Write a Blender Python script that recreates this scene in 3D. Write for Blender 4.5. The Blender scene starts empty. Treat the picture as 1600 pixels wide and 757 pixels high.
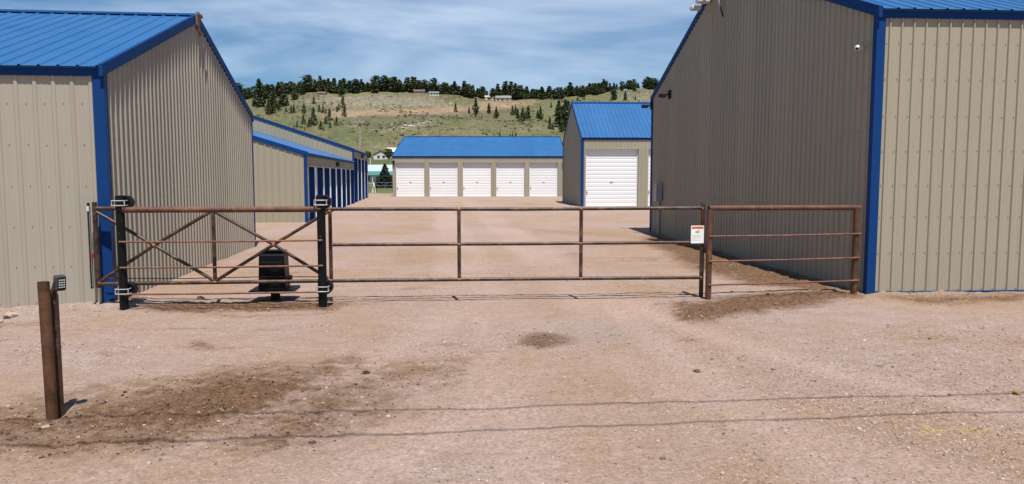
import bpy, math, random
import numpy as np
from mathutils import Vector, Matrix
S = bpy.context.scene
COL = S.collection
R = math.radians

# ------------------------------------------------------------------ camera
cam_d = bpy.data.cameras.new('camera'); cam = bpy.data.objects.new('camera', cam_d); COL.objects.link(cam)
cam.location = (0, 0, 1.65); cam.rotation_euler = (R(90 - 4.977), 0, R(-4.746))
cam_d.sensor_fit = 'HORIZONTAL'; cam_d.sensor_width = 36; cam_d.lens = 27
cam_d.clip_start = .05; cam_d.clip_end = 8000
S.camera = cam
# ------------------------------------------------------------------ sky and sun
SUNV = Vector((.072, -.39, 1.0)).normalized()          # towards the sun
w = bpy.data.worlds.new('World'); S.world = w; w.use_nodes = True
nt = w.node_tree; nt.nodes.clear()
def N(nt, t, **k):
    n = nt.nodes.new(t)
    for a, b in k.items(): setattr(n, a, b)
    return n
out = N(nt, 'ShaderNodeOutputWorld'); bg = N(nt, 'ShaderNodeBackground'); bg.inputs[1].default_value = .052
sky = N(nt, 'ShaderNodeTexSky', sky_type='NISHITA', sun_disc=False)
sky.sun_elevation = math.asin(SUNV.z); sky.sun_rotation = math.atan2(SUNV.x, SUNV.y)
sky.altitude = 1100; sky.air_density = 1.0; sky.dust_density = .25; sky.ozone_density = 2.6
# thin cirrus, the same all round the sky: streaked noise on the view direction projected to a high flat layer
tc = N(nt, 'ShaderNodeTexCoord'); sep = N(nt, 'ShaderNodeSeparateXYZ'); nt.links.new(tc.outputs['Generated'], sep.inputs[0])
add = N(nt, 'ShaderNodeMath', operation='ADD'); add.inputs[1].default_value = .27
mx = N(nt, 'ShaderNodeMath', operation='MAXIMUM'); mx.inputs[1].default_value = 0
nt.links.new(sep.outputs[2], mx.inputs[0]); nt.links.new(mx.outputs[0], add.inputs[0])
dx = N(nt, 'ShaderNodeMath', operation='DIVIDE'); dy = N(nt, 'ShaderNodeMath', operation='DIVIDE')
nt.links.new(sep.outputs[0], dx.inputs[0]); nt.links.new(add.outputs[0], dx.inputs[1])
nt.links.new(sep.outputs[1], dy.inputs[0]); nt.links.new(add.outputs[0], dy.inputs[1])
cmb = N(nt, 'ShaderNodeCombineXYZ'); nt.links.new(dx.outputs[0], cmb.inputs[0]); nt.links.new(dy.outputs[0], cmb.inputs[1])
mp = N(nt, 'ShaderNodeMapping'); mp.inputs['Rotation'].default_value = (0, 0, R(-14)); mp.inputs['Scale'].default_value = (.75, 1.35, 1)
mp.inputs['Location'].default_value = (2.6, 1.9, 0)
nt.links.new(cmb.outputs[0], mp.inputs[0])
n1 = N(nt, 'ShaderNodeTexNoise'); n1.inputs['Scale'].default_value = 1.0; n1.inputs['Detail'].default_value = 8; n1.inputs['Roughness'].default_value = .55; n1.inputs['Distortion'].default_value = 1.1
nt.links.new(mp.outputs[0], n1.inputs['Vector'])
rp = N(nt, 'ShaderNodeValToRGB'); rp.color_ramp.elements[0].position = .40; rp.color_ramp.elements[1].position = .80
rp.color_ramp.elements[0].color = (0, 0, 0, 1); rp.color_ramp.elements[1].color = (.8, .8, .8, 1)
nt.links.new(n1.outputs[0], rp.inputs[0])
hs = N(nt, 'ShaderNodeHueSaturation'); hs.inputs['Saturation'].default_value = 1.4; hs.inputs['Value'].default_value = 1.18
nt.links.new(sky.outputs[0], hs.inputs['Color'])
mixc = N(nt, 'ShaderNodeMixRGB'); mixc.inputs[2].default_value = (11.4, 12.9, 15.2, 1)
nt.links.new(rp.outputs[0], mixc.inputs[0]); nt.links.new(hs.outputs[0], mixc.inputs[1])
nt.links.new(mixc.outputs[0], bg.inputs[0]); nt.links.new(bg.outputs[0], out.inputs[0])
sd = bpy.data.lights.new('sun', 'SUN'); sd.energy = 5.0; sd.angle = R(.53); sd.color = (1, .955, .89)
sun = bpy.data.objects.new('sun', sd); COL.objects.link(sun); sun.location = (10, -30, 80)
sun.rotation_euler = SUNV.to_track_quat('Z', 'Y').to_euler()
S.view_settings.view_transform = 'Standard'; S.view_settings.look = 'None'; S.view_settings.gamma = 1
S.view_settings.use_curve_mapping = False; S.view_settings.exposure = 0.5

# ------------------------------------------------------------------ materials
def lin(*c):
    return tuple((v / 255 / 12.92 if v / 255 <= .04045 else ((v / 255 + .055) / 1.055) ** 2.4) for v in c)
class M:
    """small node helper"""
    def __init__(s, name):
        s.m = bpy.data.materials.new(name); s.m.use_nodes = True; s.t = s.m.node_tree
        s.b = s.t.nodes['Principled BSDF']; s.tc = None
    def n(s, t, **k): return N(s.t, t, **k)
    def l(s, a, b): s.t.links.new(a, b)
    def coord(s, scale=(1, 1, 1), kind='Object'):
        if kind == 'World':
            g = s.n('ShaderNodeNewGeometry'); o = g.outputs['Position']
        else:
            if not s.tc: s.tc = s.n('ShaderNodeTexCoord')
            o = s.tc.outputs[kind]
        mp = s.n('ShaderNodeMapping'); mp.inputs['Scale'].default_value = scale; s.l(o, mp.inputs[0]); return mp.outputs[0]
    def noise(s, scale, detail=4, rough=.55, sc=(1, 1, 1), dist=0, kind='Object'):
        x = s.n('ShaderNodeTexNoise'); x.inputs['Scale'].default_value = scale; x.inputs['Detail'].default_value = detail
        x.inputs['Roughness'].default_value = rough; x.inputs['Distortion'].default_value = dist
        s.l(s.coord(sc, kind), x.inputs['Vector']); return x.outputs[0]
    def ramp(s, f, stops):
        r = s.n('ShaderNodeValToRGB'); e = r.color_ramp.elements
        while len(e) < len(stops): e.new(.5)
        for i, (p, c) in enumerate(stops): e[i].position = p; e[i].color = (*c, 1) if len(c) == 3 else c
        s.l(f, r.inputs[0]); return r.outputs[0]
    def mix(s, f, a, b, mode='MIX'):
        x = s.n('ShaderNodeMixRGB', blend_type=mode)
        for i, v in ((0, f), (1, a), (2, b)):
            if isinstance(v, (int, float)): x.inputs[i].default_value = v if i == 0 else (v, v, v, 1)
            elif isinstance(v, tuple): x.inputs[i].default_value = (*v, 1) if len(v) == 3 else v
            else: s.l(v, x.inputs[i])
        return x.outputs[0]
    def math(s, op, a, b=0.):
        x = s.n('ShaderNodeMath', operation=op)
        for i, v in ((0, a), (1, b)):
            if isinstance(v, (int, float)): x.inputs[i].default_value = v
            else: s.l(v, x.inputs[i])
        return x.outputs[0]
    def attr(s, name):
        a = s.n('ShaderNodeAttribute'); a.attribute_name = name; return a
    def col(s, c):
        if isinstance(c, tuple): s.b.inputs['Base Color'].default_value = (*c, 1)
        else: s.l(c, s.b.inputs['Base Color'])
        return s
    def set(s, rough=.5, metal=0., spec=None):
        if isinstance(rough, (int, float)): s.b.inputs['Roughness'].default_value = rough
        else: s.l(rough, s.b.inputs['Roughness'])
        s.b.inputs['Metallic'].default_value = metal
        if spec is not None: s.b.inputs['Specular IOR Level'].default_value = spec
        return s
    def bump(s, h, strength=.3, dist=.01):
        b = s.n('ShaderNodeBump'); b.inputs['Strength'].default_value = strength; b.inputs['Distance'].default_value = dist
        s.l(h, b.inputs['Height']); s.l(b.outputs[0], s.b.inputs['Normal']); return s
def painted_steel(name, c, rough=.45, var=.05, streak=.05, dirt=None, spec=.35, chalk=.10):
    """coil-coated steel sheet: chalky blotches, rain streaks, a little panel-to-panel difference"""
    m = M(name)
    oi = m.n('ShaderNodeObjectInfo').outputs['Random']
    base = m.mix(m.ramp(oi, [(0, (0, 0, 0)), (1, (1, 1, 1))]), tuple(v * (1 - var) for v in c), tuple(min(1, v * (1 + var)) for v in c))
    st = m.ramp(m.noise(3.5, 5, .6, (6, 6, .25)), [(.42, (0, 0, 0)), (.75, (1, 1, 1))])
    base = m.mix(m.math('MULTIPLY', st, streak * 4), base, tuple(v * .72 for v in c))
    bl = m.ramp(m.noise(1.3, 6, .6), [(.35, (0, 0, 0)), (.7, (1, 1, 1))])
    base = m.mix(m.math('MULTIPLY', bl, chalk), base, dirt or lin(165, 150, 130))
    fl = m.ramp(m.noise(46, 3, .7), [(.66, (0, 0, 0)), (.78, (1, 1, 1))])
    base = m.mix(m.math('MULTIPLY', fl, .12), base, tuple(v * .6 for v in c))
    m.col(base).set(m.math('ADD', m.math('MULTIPLY', m.noise(9, 3), .22), rough - .1), 0, spec)
    m.bump(m.noise(1.7, 2, .5, (1, 1, .6)), .12, .02)
    return m.m
BEIGE_C = (.315, .285, .212)
BEIGE = painted_steel('beige_painted_steel', BEIGE_C, .5, .06, .07)
BEIGE_GRAY = painted_steel('warm_gray_painted_steel', (.325, .294, .24), .5, .06, .07)
BLUE_ROOF = painted_steel('blue_roof_steel', (.016, .092, .240), .6, .05, .05, (.075, .15, .26), .2, .2)
BLUE_TRIM = painted_steel('blue_trim_steel', (.006, .040, .155), .55, .03, .03, (.03, .075, .18), .08, .05)
WHITE_DOOR = painted_steel('white_door_steel', (.74, .745, .75), .42, .03, .06, (.66, .62, .57))
DARKCORE = M('wall_insulation').col((.22, .2, .17)).set(.8).m
SCREW = M('screw_steel').col((.17, .16, .145)).set(.45, .5).m
GALV = painted_steel('gray_galvanised_steel', (.30, .31, .32), .4, .04, .04, (.36, .35, .33))
LAMPBLACK = M('black_lamp_housing').col((.009, .009, .010)).set(.7, 0, .2).m
def rust(name, dark, mid, orange, bias=.5, rough=.6, metal=.0, scale_sheen=False):
    m = M(name)
    n1 = m.noise(7, 6, .65, (1, 1, 1), .6, 'World'); n2 = m.noise(60, 4, .7, kind='World')
    c = m.ramp(n1, [(bias - .14, dark), (bias + .06, mid), (bias + .22, orange)])
    sp = m.ramp(n2, [(.5, (0, 0, 0)), (.72, (1, 1, 1))])
    c = m.mix(m.math('MULTIPLY', sp, .45), c, orange)
    if scale_sheen: c = m.mix(m.ramp(m.noise(4.5, 5, .7, (1, 1, 1), .8, 'World'), [(.52, (0, 0, 0)), (.64, (.5, .5, .5))]), c, (.15, .115, .085))  # pale mill-scale patches; their lightness also stands in for sunlit sheen on the pipes
    m.col(c).set(m.math('ADD', m.math('MULTIPLY', n2, .35), rough - .15), metal, .4).bump(n2, .35, .003)
    return m.m
RUST_GATE = rust('weathered_gate_pipe', (.014, .010, .008), (.055, .026, .014), (.26, .105, .035), .53, .42, 0., True)
RUST_RED = rust('red_rust_pipe', (.055, .024, .016), (.115, .045, .025), (.20, .085, .04), .5, .62)
RUST_POST = rust('brown_rust_pipe', (.04, .018, .009), (.092, .038, .016), (.165, .072, .028), .5, .66)
RUST_ROD = rust('rusty_rod', (.09, .04, .028), (.17, .075, .045), (.25, .12, .07), .48, .6)
WELD = rust('orange_weld_rust', (.22, .075, .022), (.38, .13, .035), (.5, .2, .06), .45, .75)
def chipped_black():
    m = M('chipped_black_paint')
    n2 = m.noise(38, 5, .75, (1, 1, .35), kind='World')
    chip = m.ramp(n2, [(.67, (0, 0, 0)), (.7, (1, 1, 1))])
    m.col(m.mix(chip, (.006, .006, .007), (.30, .28, .25))).set(.45, 0, .15).bump(m.noise(120, 2, kind='World'), .15, .002); return m.m
BLACKP = chipped_black()
BLACKBOX = M('gloss_black_cover').col((.005, .005, .006)).set(.45, 0, .12).m
CHROME = M('zinc_bolt').col((.60, .60, .60)).set(.4, .6).m
WHITEP = M('white_plastic').col((.55, .55, .53)).set(.4).m
REDP = M('red_reflector').col((.30, .03, .04)).set(.25).m
GRAYP = M('gray_keypad_plastic').col((.035, .04, .043)).set(.42).m
KEYM = M('pale_key_print').col((.42, .45, .47)).set(.5).m
WOODR = M('weathered_board')
WOODR.col(WOODR.ramp(WOODR.noise(12, 5, .6, (1, 6, 1)), [(.3, (.09, .05, .03)), (.7, (.32, .2, .13))])).set(.85); WOODR = WOODR.m
POLEW = M('gray_pole_wood')
POLEW.col(POLEW.ramp(POLEW.noise(3, 5, .6, (6, 6, .3)), [(.3, (.2, .165, .13)), (.7, (.40, .34, .27))])).set(.9); POLEW = POLEW.m

# ------------------------------------------------------------------ mesh helpers
class MB:
    def __init__(s): s.v = []; s.f = []
    def quad(s, a, b, c, d): i = len(s.v); s.v += [tuple(a), tuple(b), tuple(c), tuple(d)]; s.f.append((i, i+1, i+2, i+3)); return s
    def poly(s, pts): i = len(s.v); s.v += [tuple(p) for p in pts]; s.f.append(tuple(range(i, i+len(pts)))); return s
    def box(s, x0, x1, y0, y1, z0, z1):
        i = len(s.v); s.v += [(x, y, z) for z in (z0, z1) for x, y in ((x0, y0), (x1, y0), (x1, y1), (x0, y1))]
        s.f += [(i+3, i+2, i+1, i), (i+4, i+5, i+6, i+7)] + [(i+k, i+(k+1) % 4, i+4+(k+1) % 4, i+4+k) for k in range(4)]; return s
    def bbox(s, x0, x1, y0, y1, z0, z1, b=.004):
        """box with chamfered edges"""
        i = len(s.v); 
        for (a0, a1, c0, c1, d0, d1) in ((x0+b, x1-b, y0+b, y1-b, z0, z1), (x0, x1, y0+b, y1-b, z0+b, z1-b), (x0+b, x1-b, y0, y1, z0+b, z1-b)):
            s.v += [(x, y, z) for z in (d0, d1) for x, y in ((a0, c0), (a1, c0), (a1, c1), (a0, c1))]
        Z, X, Y = i, i+8, i+16
        F = [(Z+3, Z+2, Z+1, Z), (Z+4, Z+5, Z+6, Z+7), (X+0, X+4, X+7, X+3)[::1], (X+1, X+2, X+6, X+5), (Y+0, Y+1, Y+5, Y+4), (Y+2, Y+3, Y+7, Y+6)]
        F[2] = (X+3, X+7, X+4, X+0)
        for k, (a, e) in enumerate(((0, 1), (1, 2), (2, 3), (3, 0))):
            W_ = Y if k in (0, 2) else X
            F += [(Z+a, Z+e, W_+e, W_+a), (Z+4+e, Z+4+a, W_+4+a, W_+4+e)]
        F += [(X+k, X+4+k, Y+4+k, Y+k) for k in range(4)]
        F += [(Z+k, X+k, Y+k) for k in range(4)] + [(Z+4+k, X+4+k, Y+4+k) for k in range(4)]
        s.f += F; return s
    def beam(s, p0, p1, side, wd, ht, up=(0, 0, 1)):
        """bar from p0 to p1; section wd along side (0..wd) and ht downwards from up"""
        p0, p1, side, up = Vector(p0), Vector(p1), Vector(side), Vector(up)
        i = len(s.v)
        for p in (p0, p1):
            s.v += [tuple(p), tuple(p + side*wd), tuple(p + side*wd - up*ht), tuple(p - up*ht)]
        s.f += [(i, i+1, i+2, i+3), (i+7, i+6, i+5, i+4)] + [(i+k, i+4+k, i+4+(k+1) % 4, i+(k+1) % 4) for k in range(4)]; return s
    def tube(s, pts, r, seg=12, caps=True):
        pts = [Vector(p) for p in pts]; rs = r if isinstance(r, (list, tuple)) else [r]*len(pts); rings = []
        for k, p in enumerate(pts):
            d = (pts[min(k+1, len(pts)-1)] - pts[max(k-1, 0)]).normalized()
            a = d.cross(Vector((0, 0, 1)) if abs(d.z) < .9 else Vector((1, 0, 0))).normalized(); b = a.cross(d)
            i = len(s.v); rings.append(i)
            s.v += [tuple(p + (a*math.cos(t) + b*math.sin(t))*rs[k]) for t in (2*math.pi*j/seg for j in range(seg))]
        for i, j in zip(rings, rings[1:]):
            s.f += [(i+k, j+k, j+(k+1) % seg, i+(k+1) % seg) for k in range(seg)]
        if caps: s.f += [tuple(range(rings[0], rings[0]+seg)), tuple(range(rings[-1], rings[-1]+seg))[::-1]]
        return s
    def ball(s, c, r, sz=1, seg=8):
        c = Vector(c); i = len(s.v); n = seg // 2
        for a in range(n+1):
            for b in range(seg):
                t, ph = math.pi*a/n, 2*math.pi*b/seg
                s.v.append((c.x + r*math.sin(t)*math.cos(ph), c.y + r*math.sin(t)*math.sin(ph), c.z + r*sz*math.cos(t)))
        s.f += [(i+a*seg+b, i+(a+1)*seg+b, i+(a+1)*seg+(b+1) % seg, i+a*seg+(b+1) % seg) for a in range(n) for b in range(seg)]; return s
    def mesh(s, name):
        me = bpy.data.meshes.new(name); me.from_pydata(s.v, [], s.f); me.update(); return me
    def build(s, name, mat, parent=None, smooth=False, fix=True):
        me = s.mesh(name)
        if fix:
            import bmesh
            bm = bmesh.new(); bm.from_mesh(me); bmesh.ops.recalc_face_normals(bm, faces=bm.faces); bm.to_mesh(me); bm.free()
        return link(name, me, mat, parent, smooth)
def link(name, me, mat, parent=None, smooth=False):
    if mat and not me.materials: me.materials.append(mat)
    if smooth: me.polygons.foreach_set('use_smooth', [True]*len(me.polygons))
    o = bpy.data.objects.new(name, me); COL.objects.link(o)
    if parent: o.parent = parent
    return o
def smooth_angle(o, deg=40):
    me = o.data
    me.polygons.foreach_set('use_smooth', [True]*len(me.polygons))
    me.set_sharp_from_angle(angle=R(deg)); return o
def tag(o, label=None, cat=None, group=None, kind=None):
    for k, v in (('label', label), ('category', cat), ('group', group), ('kind', kind)):
        if v: o[k] = v
    return o
def thing(name, label, cat, loc=(0, 0, 0), rz=0., group=None):
    o = bpy.data.objects.new(name, None); o.empty_display_size = .2; COL.objects.link(o)
    o.location = loc; o.rotation_euler = (0, 0, rz); return tag(o, label, cat, group)
def copy_tree(o, parent=None):
    c = o.copy(); COL.objects.link(c); c.parent = parent
    for ch in o.children: copy_tree(ch, c)
    return c
def np_mesh(name, V, F):
    me = bpy.data.meshes.new(name); V = np.asarray(V, np.float32); F = np.asarray(F, np.int32)
    k = F.shape[1]; me.vertices.add(len(V)); me.vertices.foreach_set('co', V.ravel())
    me.loops.add(F.size); me.loops.foreach_set('vertex_index', F.ravel())
    me.polygons.add(len(F)); me.polygons.foreach_set('loop_start', np.arange(0, F.size, k, dtype=np.int32))
    me.polygons.foreach_set('loop_total', np.full(len(F), k, np.int32)); me.update(calc_edges=True); me.validate(); return me
def set_attr(me, name, vals):
    a = me.attributes.new(name, 'FLOAT', 'POINT'); a.data.foreach_set('value', np.asarray(vals, np.float32))
# ------------------------------------------------------------------ the lie of the land (world metres)
def vn(x, y, seed=0):
    x = np.asarray(x, float); y = np.asarray(y, float)
    xi = np.floor(x).astype(np.int64); yi = np.floor(y).astype(np.int64); fx = x-xi; fy = y-yi
    fx = fx*fx*(3-2*fx); fy = fy*fy*(3-2*fy)
    def h(a, b):
        n = (a*374761393 + b*668265263 + seed*974634777) & 0xffffffff
        n = ((n ^ (n >> 13))*1274126177) & 0xffffffff
        return ((n ^ (n >> 16)) & 0xffff)/65535.0
    return (h(xi, yi)*(1-fx) + h(xi+1, yi)*fx)*(1-fy) + (h(xi, yi+1)*(1-fx) + h(xi+1, yi+1)*fx)*fy - .5
RBEAR = [-1.5,-.5,-.27,-.22,-.18,-.145,-.095,-.035,0.0,.025,.075,.133,.176,.22,.267,.36,.8,1.5]
RSLOPE = [.08,.088,.0945,.097,.1035,.1052,.1052,.1060,.1043,.1010,.0975,.0985,.1030,.1110,.1145,.118,.12,.11]
def terrain(x, y):
    x = np.asarray(x, float); y = np.asarray(y, float)
    a = x/np.maximum(y, 1.)
    zr = 1.65 + 650*np.interp(a, RBEAR, RSLOPE)
    t = np.clip((y-350)/300, 0, 1)
    base = np.interp(y, [0,140,170,250,350], [0,0,.6,4.15,8.9])
    z = np.where(y > 350, 8.9 + (zr-8.9)*(t + .055*np.sin(t*np.pi*2)), base)
    z = np.where(y > 650, zr + np.interp(y, [650,700,900,3000], [0,3.0,-14,-40]), z)
    amp = np.interp(y, [60,150,350,450,640,700], [0.0,.12,.5,2.0,1.0,.8])
    return z + amp*(vn(x/38, y/46, 3)*1.6 + vn(x/15, y/19, 4)*.8 + vn(x/6, y/7, 5)*.3)
def TZ(x, y): return float(terrain(x, y))
def sdf(P, x, y):
    """signed distance to a polygon, positive inside"""
    x = np.asarray(x, float); y = np.asarray(y, float); d = np.full(x.shape, 1e9); ins = np.zeros(x.shape, bool)
    for (x0, y0), (x1, y1) in zip(P, P[1:]+P[:1]):
        ex, ey = x1-x0, y1-y0; t = np.clip(((x-x0)*ex + (y-y0)*ey)/(ex*ex+ey*ey+1e-9), 0, 1)
        d = np.minimum(d, np.hypot(x-x0-t*ex, y-y0-t*ey))
        with np.errstate(divide='ignore', invalid='ignore'):
            ins ^= ((y0 > y) != (y1 > y)) & (x < ex*(y-y0)/(ey if ey else 1e-9) + x0)
    return np.where(ins, d, -d)
def soft(d, wd): return np.clip(d/wd*.5 + .5, 0, 1)
D1 = [(-3.18, 5.31), (-2.9, 5.57), (-2.72, 5.55), (-2.45, 5.98), (-1.94, 6.35), (-1.44, 6.41), (-0.79, 6.64), (-0.07, 6.62), (0.35, 7.08), (0.59, 7.17), (0.21, 6.56), (-0.41, 5.94), (-0.64, 5.38), (-1.08, 4.76), (-1.45, 4.68), (-1.71, 4.57), (-2.27, 4.62), (-2.85, 4.74)]
D2 = [(2.59, 8.91), (2.94, 9.57), (3.44, 9.78), (5.0, 10.5), (5.64, 10.27), (5.69, 10.03), (4.31, 9.22), (3.4, 8.76), (2.62, 8.27)]
D3 = [(5.04, 19.86), (4.44, 15.37), (4.28, 12.5), (4.54, 10.98), (5.31, 10.18), (5.71, 10.14), (5.89, 12.62), (5.86, 16.33), (5.86, 21.61)]
D4 = [(-4.18, 10.21), (-3.35, 10.24), (-2.26, 10.15), (-1.17, 9.96), (-1.45, 9.42), (-2.63, 9.43), (-3.87, 9.53)]
D8 = [(-1.72, 34.51), (-0.01, 30.19), (3.13, 23.43), (5.37, 21.17), (5.04, 19.86), (2.68, 21.39), (-0.24, 27.68)]
D7 = [(5.69, 10.03), (8.15, 9.94), (7.58, 9.24), (6.06, 9.17)]
D5 = [(0.7, 7.32), (0.91, 7.79), (1.17, 7.7), (1.18, 7.34), (0.9, 7.14)]
D6 = [(-2.57, 7.59), (-2.56, 7.89), (-2.29, 7.63), (-2.27, 7.35), (-2.42, 7.36)]
D9 = [(-5.66, 14.04), (-4.86, 16.15), (-4.18, 18.24), (-3.65, 17.12), (-4.24, 13.04), (-4.61, 11.61)]
G1 = [(1.13, 7.9), (1.63, 8.39), (2.09, 8.17), (1.83, 7.52), (1.23, 7.28)]
GR = [(2.18, 7.49), (3.09, 7.13), (6.3, 7.47), (3.18, 3.71), (1.86, 3.82), (2.15, 5.15), (1.91, 5.84)]
Y1 = [(3.05, 4.68), (3.51, 4.62), (3.42, 4.5), (2.97, 4.56)]
TA = [(-148.3, 611.0, 5.2, 0), (-143.7, 609.0, 20.8, 1), (-122.1, 544.0, 11.1, 0), (-121.0, 547.0, 13.9, 0), (-126.2, 579.0, 14.8, 1), (-122.2, 577.0, 6.9, 0), (-123.9, 599.0, 16.2, 1), (-111.1, 547.0, 3.7, 0), (-120.6, 599.0, 7.1, 0), (-104.7, 532.0, 5.4, 0), (-103.8, 536.0, 5.9, 0), (-120.6, 627.0, 12.7, 1), (-81.7, 431.0, 3.6, 0), (-80.1, 440.0, 5.9, 0), (-95.2, 526.0, 6.7, 0), (-75.7, 419.0, 1.8, 0), (-75.0, 429.0, 5.1, 0), (-100.7, 597.0, 6.0, 0), (-73.5, 434.0, 9.9, 0), (-86.7, 536.0, 5.4, 0), (-67.5, 420.0, 4.9, 0), (-83.4, 531.0, 5.4, 0), (-65.2, 416.0, 2.4, 0), (-80.0, 520.0, 3.5, 0), (-67.7, 439.0, 4.4, 0), (-69.4, 465.0, 7.0, 0), (-63.0, 424.0, 3.6, 0), (-84.9, 580.0, 1.9, 0), (-61.0, 434.0, 5.1, 0), (-74.5, 533.0, 4.0, 0), (-75.0, 544.0, 4.6, 0), (-83.9, 629.0, 11.6, 1), (-75.2, 569.0, 8.6, 0), (-64.8, 496.0, 7.5, 0), (-56.5, 579.0, 2.4, 0)]
TB = [(5.8, 557.0, 6.5, 0), (15.2, 551.0, 5.0, 0), (19.6, 546.0, 11.3, 1), (19.0, 530.0, 4.4, 0), (29.6, 556.0, 7.4, 1), (32.6, 520.0, 7.8, 1)]
TC = [(45.2, 542.0, 6.8, 0), (48.0, 547.0, 6.8, 0), (47.3, 523.0, 6.5, 1), (44.3, 481.0, 4.0, 0), (44.4, 459.0, 8.8, 1), (51.4, 511.0, 6.0, 0), (54.0, 520.0, 8.7, 1), (60.8, 523.0, 5.7, 0), (58.2, 486.0, 8.5, 1), (54.8, 442.0, 1.5, 0), (81.4, 608.0, 4.6, 0)]
TD = [(57.7, 435.0, 6.9, 0), (59.0, 432.0, 4.3, 0), (63.7, 442.0, 14.8, 1), (62.5, 423.0, 7.1, 1), (93.1, 629.0, 3.2, 0), (66.5, 436.0, 15.4, 1), (69.2, 442.0, 14.1, 1), (105.4, 627.0, 3.2, 0)]
TE = [(27.5, 409.0, 2.4, 0), (33.2, 412.0, 1.7, 0), (34.5, 412.0, 2.1, 0), (36.4, 413.0, 2.4, 0)]
TF = [(106.0, 628.0, 3.2, 0), (111.8, 630.0, 3.7, 0), (130.4, 603.0, 13.3, 1), (138.7, 599.0, 7.1, 1), (146.1, 596.0, 3.6, 0)]
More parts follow.
